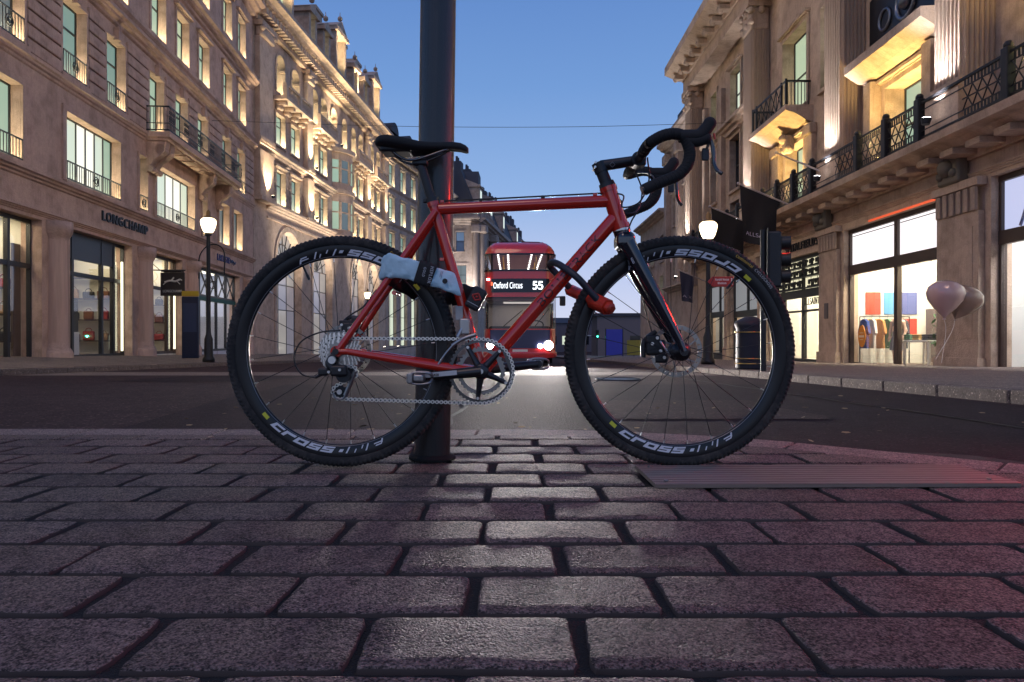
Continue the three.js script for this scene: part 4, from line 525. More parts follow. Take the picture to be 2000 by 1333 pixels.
// ---------------------------------------------------------------- flags on the piered building
function flag(d, y, len, w, h, str, label, m, x = 10.4, cat = 'flag') {
  const t = thing('shop_flag', label, cat, [x, y, -d]); const tip = V(-len, .42 * len, .0);
  part('flagpole', [rod(V(.9, -.38, 0), tip, .035, .028), ball(.06, tip.x, tip.y, 0, 8)], mat([.45, .38, .36], .5), t);
  if (!m) return t;
  const g = new THREE.PlaneGeometry(1, 1, 14, 14), p = g.attributes.position, q = [], a = tip.clone().multiplyScalar(.97), b = tip.clone().multiplyScalar(.97 - w / tip.length());
  for (let i = 0; i < p.count; i++) { const u = p.getX(i) + .5, v = .5 - p.getY(i), s = a.clone().lerp(b, u); const dr = h * v * (1 - .12 * u); s.y -= .04 + dr; s.x += v * .12 * (1 - u); s.z += Math.sin(u * 9 + v * 3) * .07 * v + .05 * Math.sin(u * 4) * v; p.setXYZ(i, s.x, s.y, s.z); }
  g.computeVertexNormals(); const cloth = part('cloth', g, m, t); if (str) { const tg = text(str, .14, .004, fontR, w * .8); bend(tg, v => { const u = .5 + v.x / w, s = a.clone().lerp(b, u), vv = .86; v.set(s.x + vv * .12 * (1 - u), s.y - .04 - h * vv * (1 - .12 * u) + v.y, s.z + Math.sin(u * 9 + vv * 3) * .07 * vv + .05 * Math.sin(u * 4) * vv + .02 + v.z); }); part('cloth_lettering', tg, mat([.42, .36, .45], .7), cloth); }
  return t;
}
const flagBlack = new THREE.MeshStandardMaterial({ color: lin(.010, .009, .010), roughness: .85, side: THREE.DoubleSide }), flagNavy = new THREE.MeshStandardMaterial({ color: lin(.03, .032, .06), roughness: .8, side: THREE.DoubleSide });
flag(25.5, 5.35, 1.95, 1.5, 2.1, 'ALLSAINTS', 'black cloth flag hanging over the shop with shelved windows', flagBlack);
flag(29.5, 5.3, 1.85, 1.55, 1.9, 'ALLSAINTS', 'black cloth flag beside the globe lamp', flagBlack);
flag(23.0, 6.05, 1.4, 0, 0, '', 'bare flagpole without cloth above the balcony ledge', null, 10.3, 'flagpole');
flag(40.0, 4.0, .9, .85, 1.75, 'A X', 'navy flag with two pale letters further along the shop side', flagNavy, 10.7);
// sewing machines on the shelved window
{ const proto = thing('sewing_machine', 'black sewing machine on the shelves of the lit upper shop window', 'sewing machine', [0, 0, 0], 0, 'sewing machines on the window shelves'); const bm = M.black;
  part('machine_body', [rbox(.34, .05, .14, .015, 0, .025, 0), rbox(.09, .2, .1, .03, .11, .14, 0), rbox(.32, .09, .09, .03, .0, .23, 0), rbox(.07, .14, .08, .02, -.13, .17, 0), rod(V(-.13, .04, 0), V(-.13, .12, 0), .01)], bm, proto); part('hand_wheel', cyl(.07, .07, .03, 0, 0, 0, 16).rotateZ(Math.PI / 2).translate(.18, .22, 0), bm, proto);
  const shelf = thing('window_shelving', 'thin shelves with uprights across the lit upper shop window', 'shelving', [11.3, 0, -27.4], -Math.PI / 2); const ys = [2.36, 2.78, 3.16]; for (const y of ys) part('shelf', slab(-2.3, 2.3, y - .03, y, -.22, -.02), M.frameDark, shelf); for (let k = 0; k < 9; k++) part('upright', slab(-2.2 + k * .55 - .012, -2.2 + k * .55 + .012, 2.32, 3.5, -.235, -.221), M.frameDark, shelf);
  let first = true; for (const y of ys) for (let k = 0; k < 8; k++) { if (rnd() < .1) continue; const o = first ? proto : proto.clone(); if (!first) { o.name = numbered('sewing_machine'); scene.add(o); } first = false; o.position.set(11.3 + .11, y, -27.4 - 1.93 + k * .55); o.rotation.y = -Math.PI / 2 + rr(-.1, .1); const row = ['lowest', 'middle', 'top'][ys.indexOf(y)]; o.userData = { label: 'black sewing machine on the ' + row + ' shelf of the lit upper shop window', category: 'sewing machine', group: 'sewing machines on the ' + row + ' window shelf' }; o.scale.setScalar(y > 3.1 ? .95 : 1.05); } }
// overhead wire, balloons, orange sign
solo('overhead_cable', 'thin dark cable strung high across the street', 'cable', [tube([V(-14.5, 10.9, -33), V(-5, 10.62, -33), V(3, 10.6, -33), V(10.6, 10.8, -33)], .012, 40, 5)], M.iron);
{ const mk = (x, y, d, r, tilt, label, c) => { const b = thing('balloon', label, 'balloon', [x, y, -d], 0, undefined); b.rotation.z = tilt; part('skin', lathe([[.0, -1.12], [.06, -1.1], [.05, -1.02], [.2, -.86], [.55, -.5], [.85, -.08], [.95, .28], [.86, .62], [.6, .86], [.3, .97], [0, 1]].map(p => [p[0] * r, p[1] * r]), 28), phys(c, .12, { clearcoat: 1, clearcoatRoughness: .05, transmission: .25, thickness: 0 }), b); part('knot', new THREE.TorusGeometry(r * .06, r * .03, 6, 10).rotateX(Math.PI / 2).translate(0, -r * 1.1, 0), mat(c, .4), b); part('string', tube([V(0, -r * 1.1, 0), V(.05, -r * 1.6, 0), V(0, -r * 1.1 - 1.0, 0)], .005, 14, 5), M.white, b); return b; };
  mk(9.85, 1.28, 15.5, .42, -.06, 'large pale pink balloon with a glossy skin by the shop pier', [.58, .42, .40]); mk(10.35, 1.2, 15.65, .40, -.45, 'large brownish balloon tucked behind the pale pink one', [.32, .22, .17]);
  const o = thing('orange_sign', 'orange oval sticker sign in the big shop window', 'sign', [11.3, .45, -22.3], -Math.PI / 2); part('oval', cyl(.36, .36, .02, 0, 0, 0, 32).rotateX(Math.PI / 2).scale(.62, 1, 1).translate(0, 0, -.14), mat([.72, .25, .02], .5), o); part('print', [slab(-.12, .12, .1, .12, -.128, -.124), slab(-.16, .16, -.04, .03, -.128, -.124), slab(-.1, .1, -.12, -.1, -.128, -.124)], mat([.8, .65, .45], .6), o); }

// ---- roof floodlights washing the opposite fronts (above the picture)
{ const warm = [1, .74, .52], f = (label, p, a, I, sp) => floodlight(label, p, V(...a), I, warm, undefined, sp);
  f('roof floodlight on the near cornice of the piered building aimed across the street', [9.3, 17.35, -9.8], [-14.6, 6, -25], 380, .62);
  f('roof floodlight on the piered building cornice above the upper balcony aimed across', [9.3, 17.35, -24.5], [-15.6, 7, -42], 280, .62);
  f('roof floodlight on the far cornice of the piered building aimed at the plain block', [9.3, 17.35, -32], [-12.5, 10, -74], 900, .4);
  f('roof floodlight on the shop block parapet aimed at the fluted piers', [-13.9, 22.1, -21], [11.3, 5, -19], 360, .6);
  f('roof floodlight further along the shop block parapet aimed at the stepped roof building', [-15.2, 22.1, -34], [11.3, 8, -35], 380, .6); }
// ---- goods inside the shops
{ const kinds = [[.16, .06, .03], [.02, .02, .025], [.35, .22, .12], [.30, .03, .03]].map(c => mat(c, .5)); const names = ['tan leather', 'black leather', 'beige leather', 'dark red leather'];
  const where = ['', 'first lit shop', 'shop below the display window', 'shop behind the hanging sign'];
  for (const [k, x, l] of [[1, -1.6, 3.5], [2, 3.42, 4.3], [3, 9.45, 3.2]]) { // shelving stands against the end wall of each lit shop
    const [px, , pz] = toA(x + l - .2, -1.5, 0), sh = thing('display_shelving', 'wooden display shelving against the end wall of the ' + where[k], 'shelving', [px, 0, pz], TA - Math.PI / 2); for (const y of [.3, 1.1, 1.9, 2.7]) part('shelf', slab(-.85, .85, y - .04, y, -.17, .2), M.frameBrown, sh); for (const e of [-1, 1]) part('upright', slab(e * .88 - .03, e * .88 + .03, -.3, 3.2, -.17, .2), M.frameBrown, sh);
    [.3, 1.1, 1.9].forEach((y, r) => { for (let j = 0; j < 3; j++) { const [bx, , bz] = toA(x + l - .22, -.95 - j * .55, 0), c = (j + k + r) % 4, w = rr(.32, .46), h = rr(.26, .36); const b = thing('handbag', names[c] + ' handbag on the ' + ['lowest', 'middle', 'top'][r] + ' shelf in the ' + where[k], 'handbag', [bx, y, bz], TA - Math.PI / 2, 'handbags on display shelves'); part('bag_body', rbox(w, h, .16, .05, 0, h / 2, 0), kinds[c], b); part('bag_handle', new THREE.TorusGeometry(w * .28, .014, 6, 18, Math.PI).translate(0, h, 0), kinds[c], b); } });
    const [qx, , qz] = toA(x + l * .38, -.95, 0), pl = thing('display_plinth', 'white display plinth behind the glass of the ' + where[k], 'plinth', [qx, -.3, qz], TA); part('block', rbox(.5, .9, .5, .01, 0, .45, 0), M.white, pl); const b = thing('handbag', names[k] + ' handbag on the white plinth in the ' + where[k], 'handbag', [qx, .6, qz], TA); part('bag_body', rbox(.5, .36, .18, .06, 0, .18, 0), kinds[k], b); part('bag_handle', new THREE.TorusGeometry(.15, .016, 6, 18, Math.PI).translate(0, .36, 0), kinds[k], b); }
  const rail = thing('clothes_rail', 'chrome clothes rail near the end wall inside the big shop window', 'clothes rail', [12.35, -.5, -22.75], 0); part('bar', rod(V(-.75, 1.6, 0), V(.9, 1.6, 0), .018), M.iron, rail); for (const e of [-.75, .9]) part('upright', rod(V(e, 0, 0), V(e, 1.6, 0), .018), M.iron, rail); for (const e of [-.75, .9]) part('foot', rod(V(e, .02, -.25), V(e, .02, .25), .018), M.iron, rail);
  const cols = [[.02, .05, .2], [.6, .55, .5], [.45, .2, .05], [.1, .25, .12], [.5, .05, .05], [.05, .05, .06]], cn = ['navy', 'cream', 'rust orange', 'dark green', 'red', 'black'];
  for (let j = 0; j < 6; j++) { const g = thing('hanging_garment', cn[j] + ' garment hanging on the chrome rail inside the big shop', 'garment', [11.75 + j * .26, -.5, -22.75], rr(-.15, .15)); const sh = new THREE.Shape([[-.2, -1.0], [.2, -1.0], [.17, -.3], [.26, -.55], [.31, -.5], [.2, -.12], [.06, -.05], [-.06, -.05], [-.2, -.12], [-.31, -.5], [-.26, -.55], [-.17, -.3]].map(p => new THREE.Vector2(...p))); part('cloth', new THREE.ExtrudeGeometry(sh, { depth: .05, bevelEnabled: true, bevelSize: .015, bevelThickness: .02, bevelSegments: 2 }).rotateY(Math.PI / 2).translate(-.025, 1.56, 0), mat(cols[j], .9), g); part('hanger', [new THREE.TorusGeometry(.03, .006, 5, 12, 4.4).translate(0, 1.6, 0), rod(V(0, 1.57, 0), V(0, 1.5, 0), .006)], M.iron, g); } }

{ const tb = thing('display_table', 'white display table stacked with folded clothes in the big shop window', 'table', [12.1, -.5, -19.9], -Math.PI / 2); part('top', rbox(1.3, .06, .7, .02, 0, .8, 0), M.white, tb); for (const [x, z] of [[-.6, -.3], [.6, -.3], [-.6, .3], [.6, .3]]) part('leg', slab(x - .03, x + .03, 0, .78, z - .03, z + .03), M.white, tb);
  const cc = [[.5, .06, .04], [.06, .12, .35], [.7, .66, .6], [.1, .25, .14], [.5, .3, .08], [.05, .05, .06]], nn = ['red', 'blue', 'cream', 'green', 'ochre', 'black']; for (let k = 0; k < 6; k++) { const p = V(-.45 + (k % 3) * .45, .83, k < 3 ? -.15 : .2).applyAxisAngle(V(0, 1, 0), -Math.PI / 2); const g = thing('folded_clothes', 'pile of ' + nn[k] + ' folded clothes on the white table in the big shop', 'clothes', [12.1 + p.x, -.5 + p.y, -19.9 + p.z], -Math.PI / 2); for (let j = 0; j < 3; j++) part('folded_garment', rbox(.32, .055, .26, .02, rr(-.01, .01), .03 + j * .056, 0), mat(cc[k].map(v => v * (1 - .1 * j)), .9), g); }
  const pl = thing('potted_plant', 'leafy green plant in a pale pot inside the big shop window', 'plant', [12.0, -.5, -18.75]); part('pot', lathe([[0, 0], [.17, 0], [.22, .4], [.19, .4], [.18, .36], [0, .36]], 20), M.white, pl); part('stem', [0, 1, 2, 3, 4].map(k => tube([V(0, .36, 0), V(Math.cos(k * 1.3) * .1, .9, Math.sin(k * 1.3) * .1), V(Math.cos(k * 1.3) * .3, 1.5 + .1 * k, Math.sin(k * 1.3) * .3)], .012, 10, 5)), mat([.1, .08, .03], .8), pl); const lg = []; for (let k = 0; k < 130; k++) { const a = rr(0, 6.28), r = rr(.05, .45), y = rr(.7, 1.95), g = new THREE.CircleGeometry(.07, 6).scale(.55, 1.3, 1); g.rotateX(rr(-1, 1)).rotateY(rr(0, 6.28)).rotateZ(rr(-1, 1)).translate(Math.cos(a) * r, y, Math.sin(a) * r); lg.push(g); } part('foliage', lg, new THREE.MeshStandardMaterial({ color: lin(.05, .14, .04), roughness: .6, side: THREE.DoubleSide }), pl); }
// ---------------------------------------------------------------- double-deck bus coming towards the camera
{
  const D = 23.6, bus = thing('double_deck_bus', 'red double deck bus with lit headlights and white route number 55 display', 'bus', [.28, roadY(D), -D]);
  const hw = 1.26, R = .42, lean = y => -.16 * Math.max(0, (y - 1) / 3.4) ** 2;
  const plan = (u, y, ins = 0, off = 0) => { const a = Math.abs(u), s = Math.sign(u) || 1, f = hw - R; let x, z, nx, nz; if (a < f) { x = a; z = 0; nx = 0; nz = 1; } else if (a < f + R * Math.PI / 2) { const t = (a - f) / R; x = f + R * Math.sin(t); z = -R * (1 - Math.cos(t)); nx = Math.sin(t); nz = Math.cos(t); } else { x = hw; z = -R - (a - f - R * Math.PI / 2); nx = 1; nz = 0; } z += -.10 * (Math.min(1, x / hw)) ** 2; const k = off - ins; return V(s * (x + nx * k), y, z + nz * k + lean(y)); };
  const loft = (rows, us) => { const p = [], id = []; rows.forEach(([y, ins, off], j) => us.forEach((u, i) => { const q = plan(u, y, ins, off || 0); p.push(q.x, q.y, q.z); if (i && j) { const n = us.length, a = (j - 1) * n + i - 1, b = a + 1, c = a + n, e = c + 1; id.push(a, b, e, a, e, c); } })); const g = new THREE.BufferGeometry(); g.setAttribute('position', new THREE.Float32BufferAttribute(p, 3)); g.setIndex(id); g.computeVertexNormals(); return g; };
  const span = (a, b, n) => Array.from({ length: n + 1 }, (_, i) => a + (b - a) * i / n), us = [-11.5, -4, ...span(-1.7, 1.7, 30), 4, 11.5];
  const red = new THREE.MeshPhysicalMaterial({ color: lin(.50, .018, .022), roughness: .3, clearcoat: 1, clearcoatRoughness: .08, side: THREE.DoubleSide }), dark = phys([.012, .013, .018], .12, { side: THREE.DoubleSide });
  part('body', loft([[.28, .0], [.5, 0], [1.3, 0]], us), red, bus); part('middle_panel', loft([[2.4, 0], [3.36, 0]], us), red, bus); part('roof', loft([[3.88, .0], [4.05, .04], [4.2, .14], [4.32, .30], [4.40, .58], [4.42, 1.2]], us), red, bus);
  const cream = mat([.55, .5, .46], .7), seat = mat([.16, .03, .04], .9); const upd = part('upper_deck', [slab(-1.2, 1.2, 2.42, 2.5, -11, -.35), slab(-1.15, 1.15, 3.95, 3.98, -10.9, -.5)], cream, bus); const lowd = part('lower_deck', [slab(-1.2, 1.2, 2.3, 2.36, -11, -.4), slab(-1.2, 1.2, .9, 2.3, -3.0, -2.9)], cream, bus);
  for (let r = 0; r < 6; r++) for (const x of [-.8, -.35, .35, .8]) part('seat', [rbox(.42, .62, .1, .04, x, 3.0, -1.6 - r * .85), rbox(.42, .1, .42, .04, x, 2.75, -1.4 - r * .85)], seat, upd);
  for (const x of [-.78, -.42, .42, .78]) for (let k = 0; k < 9; k++) part('ceiling_light', cyl(.035, .035, .012, x, 3.94, -.75 - k * .62, 10), glow([1, .95, .88], 12), upd);
  for (const x of [-.6, .6]) for (const z of [-1.2, -3, -5]) part('grab_pole', rod(V(x, 2.5, z), V(x, 3.95, z), .018), mat([.5, .3, .05], .4), upd);
  { const l = new THREE.RectAreaLight(lin(1, .9, .8), 2.2, 1.8, 7); l.position.set(0, 3.92, -4.5); l.rotation.x = -Math.PI / 2; upd.add(l); const m = new THREE.RectAreaLight(lin(1, .9, .8), .9, 1.8, 1.6); m.position.set(0, 2.28, -1.9); m.rotation.x = -Math.PI / 2; lowd.add(m); part('ceiling_light', slab(-.6, .6, 2.285, 2.298, -2.4, -1.4), glow([1, .9, .8], .9), lowd); }
  part('dashboard', [rbox(2.2, .3, .4, .08, 0, 1.25, -.7), new THREE.TorusGeometry(.24, .022, 8, 24).rotateX(-.9).translate(.6, 1.45, -.75)], M.black, lowd);
  part('window_pillar', [...[-1.64, 1.64].flatMap(u => [[1.3, 2.4], [3.36, 3.88]].map(([a, b]) => loft([[a, 0, 0], [b, 0, 0]], span(u - .06, u + .06, 2)))), ...[-1, 1].flatMap(e => [0, 1, 2, 3, 4, 5].flatMap(k => [[1.3, 2.4], [3.36, 3.88]].map(([a, b]) => slab(e * 1.25 - .02, e * 1.25 + .02, a, b, -3.4 - k * 1.5, -3.25 - k * 1.5))))], dark, bus);
  part('rear_panel', slab(-1.24, 1.24, .28, 4.1, -11.2, -11.1), red, bus);
  part('floor', slab(-1.2, 1.2, .28, .34, -11, -.3), M.black, bus);
  const glassBus = new THREE.MeshPhysicalMaterial({ color: lin(.62, .62, .64), roughness: .03, transmission: 1, thickness: 0, side: THREE.DoubleSide });
  const up = part('upper_window', loft([[3.36, 0, .012], [3.62, 0, .012], [3.88, .0, .012]], span(-1.62, 1.62, 28)), glassBus, bus);
  part('window_seal', [...[3.33, 3.90].map(y => loft([[y - .03, 0, .02], [y + .03, 0, .02]], span(-1.65, 1.65, 28))), ...[-1.64, -.98, .98, 1.64].map(u => loft([[3.34, 0, .021], [3.9, 0, .021]], span(u - .035, u + .035, 2)))], dark, up);
  const disp = part('destination_display', loft([[2.56, 0, .012], [3.04, 0, .012]], span(-1.0, 1.02, 16)), dark, bus);
  const lit = glow([.9, .95, 1], 2.6); const put = (g, x, y) => bend(g, v => { const q = plan(v.x + x, v.y + y, 0, .018 + v.z); v.copy(q); });
  part('display_lettering', put(text('Oxford Circus', .2, .006, fontR, 1.0), -.42, 2.70), lit, disp); part('display_number', put(text('55', .29, .006, font, .36), .62, 2.66), lit, disp); part('display_mark', put(box(.05, .12, .01), -.98, 2.86), glow([1, .15, .05], 2), disp);
  const low = part('lower_window', loft([[1.30, 0, .012], [1.9, 0, .012], [2.4, 0, .012]], span(-1.5, 1.5, 26)), glassBus, bus); part('wiper', [rod(plan(-.6, 1.36, 0, .03), plan(.1, 1.95, 0, .03), .014), rod(plan(.5, 1.36, 0, .03), plan(1.0, 2.0, 0, .03), .014)], M.black, low);
  part('lower_panel', loft([[.62, 0, .010], [1.26, 0, .010]], span(-1.05, 1.05, 18)), phys([.03, .035, .09], .2, { side: THREE.DoubleSide }), bus); part('bumper', loft([[.3, 0, .03], [.44, 0, .05], [.5, 0, .03]], span(-1.5, 1.5, 26)), red, bus); part('number_plate', put(box(.52, .12, .01), 0, .52), mat([.7, .68, .6], .5), bus);
  for (const s of [-1, 1]) {
    const c = plan(s * .98, .72, 0, .03); const h = part('headlight', cyl(.17, .17, .05, 0, 0, 0, 22).rotateX(Math.PI / 2).translate(c.x, c.y, c.z), M.white, bus); part('lamp', cyl(.15, .15, .02, 0, 0, 0, 22).rotateX(Math.PI / 2).translate(c.x, c.y, c.z + .035), glow([1, .98, .9], 60), h);
    const c2 = plan(s * .7, .70, 0, .02); part('lamp', cyl(.08, .08, .03, 0, 0, 0, 18).rotateX(Math.PI / 2).translate(c2.x, c2.y, c2.z + .02), glow([1, .95, .86], s > 0 ? 45 : 8), h);
    const l = new THREE.SpotLight(lin(1, .92, .88), s > 0 ? 480 : 420, 0, .6, .9, 2); l.position.set(c.x, c.y, c.z + .12); l.target.position.set(c.x * .5, .75, 24); l.castShadow = true; l.shadow.radius = 5; l.shadow.mapSize.set(1024, 1024); bus.add(l, l.target);
    const m = part('mirror', [rbox(.2, .34, .12, .04, s * 1.46, 2.25, .12), rod(V(s * 1.24, 2.4, -.2), V(s * 1.44, 2.4, .08), .025)], M.black, bus);
    for (const z of [-2.6, -8.2]) { const w = part('wheel', cyl(.48, .48, .3, 0, 0, 0, 28).rotateZ(Math.PI / 2).translate(s * 1.1, .48, z), mat([.015, .015, .016], .85), bus); part('wheel_rim', cyl(.28, .28, .02, 0, 0, 0, 24).rotateZ(Math.PI / 2).translate(s * 1.26, .48, z), mat([.3, .3, .3], .4, .8), w); }
    for (let k = 0; k < 5; k++) for (const [a, b] of [[1.35, 2.3], [3.3, 3.95]]) part('side_window', slab(s * 1.265 - .008, s * 1.265 + .008, a, b, -3.3 - k * 1.5, -1.95 - k * 1.5), glassBus, bus);
  }
  { const q = plan(-1.12, 3.02, 0, .03); part('marker_lamp', ball(.035, q.x, q.y, q.z, 10), glow([1, 1, 1], 30), bus); }
}
// ---------------------------------------------------------------- lamp column the bicycle leans by
{
  const t = thing('signal_post', 'tall black painted steel post standing behind the rear wheel', 'post', [-.2535, 0, -2.168]); t.rotation.z = -.0134;
  const paint = new THREE.MeshPhysicalMaterial({ map: rep(tex(N, (i, o) => { const k = .55 + 1.4 * Math.max(0, nStreak[i] - .35) + (nSpeck[i] > .93 && nMid[i] > .55 ? 2.2 : 0); o[0] = .013 * k; o[1] = .010 * k; o[2] = .0085 * k; }, true), 2, 3), roughness: .38, clearcoat: .4, clearcoatRoughness: .12, bumpMap: rep(tex(N, (i, o) => { o[0] = o[1] = o[2] = .6 * nMid[i] + .4 * nFine[i]; }), 3, 12), bumpScale: .0012 });
  part('shaft', cyl(.0565, .0555, 4.2, 0, 2.1, 0, 48), paint, t); part('base_collar', lathe([[.0575, .004], [.074, .004], [.074, .012], [.0575, .02]], 40), M.dirt, t); part('access_door', bend(box(.07, .42, .004, 0, .8, 0), v => { const a = v.x / .0575; v.set(Math.sin(a - 2.2) * (.0572 + v.z * .2), v.y, Math.cos(a - 2.2) * (.0572 + v.z * .2)); }), paint, t);
}
// ---------------------------------------------------------------- grooved board on the paving
{
  const b = thing('grooved_board', 'weathered grooved timber board lying flat on the paving by the front wheel', 'board', [.84, .002, -1.885]); b.rotation.y = .018;
  const wood = new THREE.MeshStandardMaterial({ map: rep(tex(N, (i, o) => { const y = i / N | 0, k = .55 + .5 * nBig[(y * N + ((i % N) >> 4)) % (N * N)] + .35 * (nFine[(y * N + ((i % N) >> 3)) % (N * N)] - .5) + .25 * (nMid[i] - .5); o[0] = .21 * k; o[1] = .16 * k; o[2] = .125 * k; }, true), 1.1, 3.4), roughness: .5 });
  const n = 9, W = .262, pts = []; pts.push([-W / 2, 0]); for (let i = 0; i < n; i++) { const x = -W / 2 + W * i / n, s = W / n; pts.push([x, .0095], [x + s * .15, .011], [x + s * .62, .011], [x + s * .74, .0078], [x + s * .92, .0078]); } pts.push([W / 2, .0095], [W / 2, 0]);
  part('plank', planar(new THREE.ExtrudeGeometry(new THREE.Shape(pts.map(p => new THREE.Vector2(...p))), { depth: .95, bevelEnabled: false, steps: 1 }).rotateY(Math.PI / 2).translate(-.475, 0, 0)), wood, b);
  for (const [x, z] of [[-.44, -.10], [-.44, .10], [.42, .09]]) part('screw', cyl(.006, .006, .003, x, .0125, z, 10), mat([.3, .28, .26], .4, .9), b);
}
// ---------------------------------------------------------------- bicycle
const BZ = 2.05;
const P = (px, py, z = 0) => { const d = BZ - z; return V((px - 1000) / FOC * d, EYE + (661 - py) / FOC * d, z); };   // photograph scale of the bicycle's own plane -> metres
const bike = thing('bicycle', 'red steel cyclocross bicycle with black fork and drop bars standing by the post', 'bicycle', [0, 0, -BZ]);
{
  const redPaint = new THREE.MeshPhysicalMaterial({ color: lin(.56, .022, .008), roughness: .26, roughnessMap: rep(tex(N, (i, o) => { o[0] = o[1] = o[2] = .45 + .55 * nMid[i] + (nSpeck[i] > .93 ? .3 : 0); }), 1, 4), clearcoat: 1, clearcoatRoughness: .06 }), blackGloss = new THREE.MeshPhysicalMaterial({ color: lin(.009, .010, .015), roughness: .2, clearcoat: 1, clearcoatRoughness: .04 }), blackSatin = mat([.013, .013, .014], .42), rubber = mat([.014, .013, .0125], .82), tyreRubber = new THREE.MeshStandardMaterial({ map: tex(N, (i, o) => { const d = Math.max(0, nBig[i] * .5 + nMid[i] * .5 - .48) * 3.2 * (.5 + nFine[i]); o[0] = .011 + .05 * d; o[1] = .0105 + .042 * d; o[2] = .010 + .034 * d; }, true), roughness: .85 }), tape = mat([.010, .010, .010], .8), steel = mat([.34, .33, .31], .3, 1), alloyDark = mat([.05, .05, .052], .35, .8), silver = mat([.72, .71, .68], .32, 1), chrome = mat([.78, .77, .74], .22, 1), cogDark = mat([.34, .33, .31], .3, 1), decal = mat([.62, .63, .66], .45), yellow = mat([.55, .55, .03], .5);
  const RH = P(668, 686), FH = V((1327 - 1000) / 650, .347, 0); RH.y = .347;
  const Rt = .3465, Rr = .316, Ri = .281;
  // ---- wheels
  function tyreGeo() { // carcass with shoulder and centre knobs
    const nu = 960, nv = 18, a = .0165, Rc = Rt - a - .0012, p = [], uv = [], id = [];
    for (let i = 0; i <= nu; i++) { const t = i / nu * Math.PI * 2, k = i % 6; for (let j = 0; j <= nv; j++) { const f = (j / nv - .5) * Math.PI * 1.62, c = Math.cos(f), s = Math.sin(f); const side = Math.abs(f); let h = 0; if (side < .36) h = (k < 3 ? .0021 : 0); else if (side > .58 && side < 1.25) h = (k > 1 && k < 5 ? .0026 : 0); const r = Rc + (a + h) * c; p.push(r * Math.cos(t), r * Math.sin(t), (a + h) * s); uv.push(i / nu * 9, j / nv * .3); if (i && j) { const n = nv + 1, A = (i - 1) * n + j - 1, B = A + 1, C = A + n, D = C + 1; id.push(A, C, D, A, D, B); } } }
    const g = new THREE.BufferGeometry(); g.setAttribute('position', new THREE.Float32BufferAttribute(p, 3)); g.setAttribute('uv', new THREE.Float32BufferAttribute(uv, 2)); g.setIndex(id); g.computeVertexNormals(); return g;
  }
  const tg = tyreGeo();
  const rimG = lathe([[Ri, -.004], [Ri - .001, 0], [Ri, .004], [Ri + .006, .009], [Rr - .012, .0115], [Rr, .0118], [Rr + .002, .011], [Rr + .002, -.011], [Rr, -.0118], [Rr - .012, -.0115], [Ri + .006, -.009], [Ri, -.004]], 128).rotateX(Math.PI / 2);
  // slanted rim lettering, bent round the rim; ang = direction of the word's middle, tops towards the hub
  const onRim = (g, ang, r0, zf) => bend(g, v => { const a = ang + v.x / (r0 - .008), r = r0 - v.y; v.set(Math.cos(a) * r, Math.sin(a) * r, zf(r) + v.z); });
  const zRim = r => r < Rr - .012 ? .009 + (r - Ri - .006) / (Rr - .012 - Ri - .006) * .0025 + .0003 : .0118;
  function glyph(ch) { const s = []; const B = (x0, x1, y0, y1) => { const g = new THREE.BoxGeometry(x1 - x0, y1 - y0, .0007, Math.max(1, Math.round((x1 - x0) * 9)), 2, 1); g.translate((x0 + x1) / 2, (y0 + y1) / 2, 0); s.push(g); };
    if (ch === 'c') { B(0, .28, 0, 1); B(.28, 1, 0, .3); B(.28, 1, .7, 1); } if (ch === 'r') { B(0, .28, 0, 1); B(.28, 1, .62, 1); } if (ch === 'o') { B(0, .28, 0, 1); B(.78, 1.06, 0, 1); B(.28, .78, 0, .3); B(.28, .78, .7, 1); } if (ch === 's') { B(0, 1, 0, .26); B(.7, 1, .26, .4); B(0, 1, .4, .62); B(0, .3, .62, .76); B(0, 1, .76, 1); } if (ch === '.') B(.1, .42, .22, .66); if (ch === '/') B(0, .13, 0, 1); if (ch === 'n') { B(0, .1, 0, .55); B(.5, .6, .45, 1); } if (ch === 'e') { B(.1, .75, .55, .72); B(.3, .85, .2, .38); B(.75, .9, .38, 1); } return s; }
  function wordmark() { const out = []; let x = 0; for (const [ch, adv] of [['c', 1.15], ['r', 1.15], ['o', 1.22], ['s', 1.15], ['s', 1.4], ['.', .75], ['/', .7], ['n', .95], ['/', .55], ['e', 1]]) { for (const g of glyph(ch)) out.push(g.translate(x, 0, 0)); x += adv; } const g = join(out); g.translate(-x / 2, 0, 0); g.applyMatrix4(new THREE.Matrix4().makeShear(0, 0, .30, 0, 0, 0)); return g.scale(.0355, .0185, 1); }
  function wheel(name, c, o) {
    const w = new THREE.Group(); w.name = name; w.position.copy(c); bike.add(w);
    part('tyre', tg, tyreRubber, w); part('rim', rimG, mat([.011, .011, .012], .3, .2), w);
    for (const z of [1, -1]) part('rim_brake_track', new THREE.TorusGeometry(Ri + .0035, .0008, 6, 120).translate(0, 0, z * .0068), mat([.3, .3, .31], .3, .9), w);
    for (const k of [0, 1]) { part('rim_lettering', onRim(wordmark(), o.ang + Math.PI * k, Rr - .0105, zRim), decal, w); part('rim_label', onRim(new THREE.BoxGeometry(.022, .011, .0006, 4, 1, 1).translate(0, .008, 0), o.ang + Math.PI * k - .69, Rr - .011, zRim), yellow, w); }
    part('tyre_lettering', bend(text('CYCLOCROSS', .0085, .0005, font, .075), v => { const a = o.lab - v.x / .329, r = .3255 + v.y; v.set(Math.cos(a) * r, Math.sin(a) * r, .0162 + v.z); }), mat([.3, .3, .29], .7), w);
    part('tyre_lettering', bend(text('Continental', .0085, .0005, font, .06), v => { const a = o.lab + .235 - v.x / .329, r = .3255 + v.y; v.set(Math.cos(a) * r, Math.sin(a) * r, .0162 + v.z); }), mat([.5, .3, .04], .7), w);
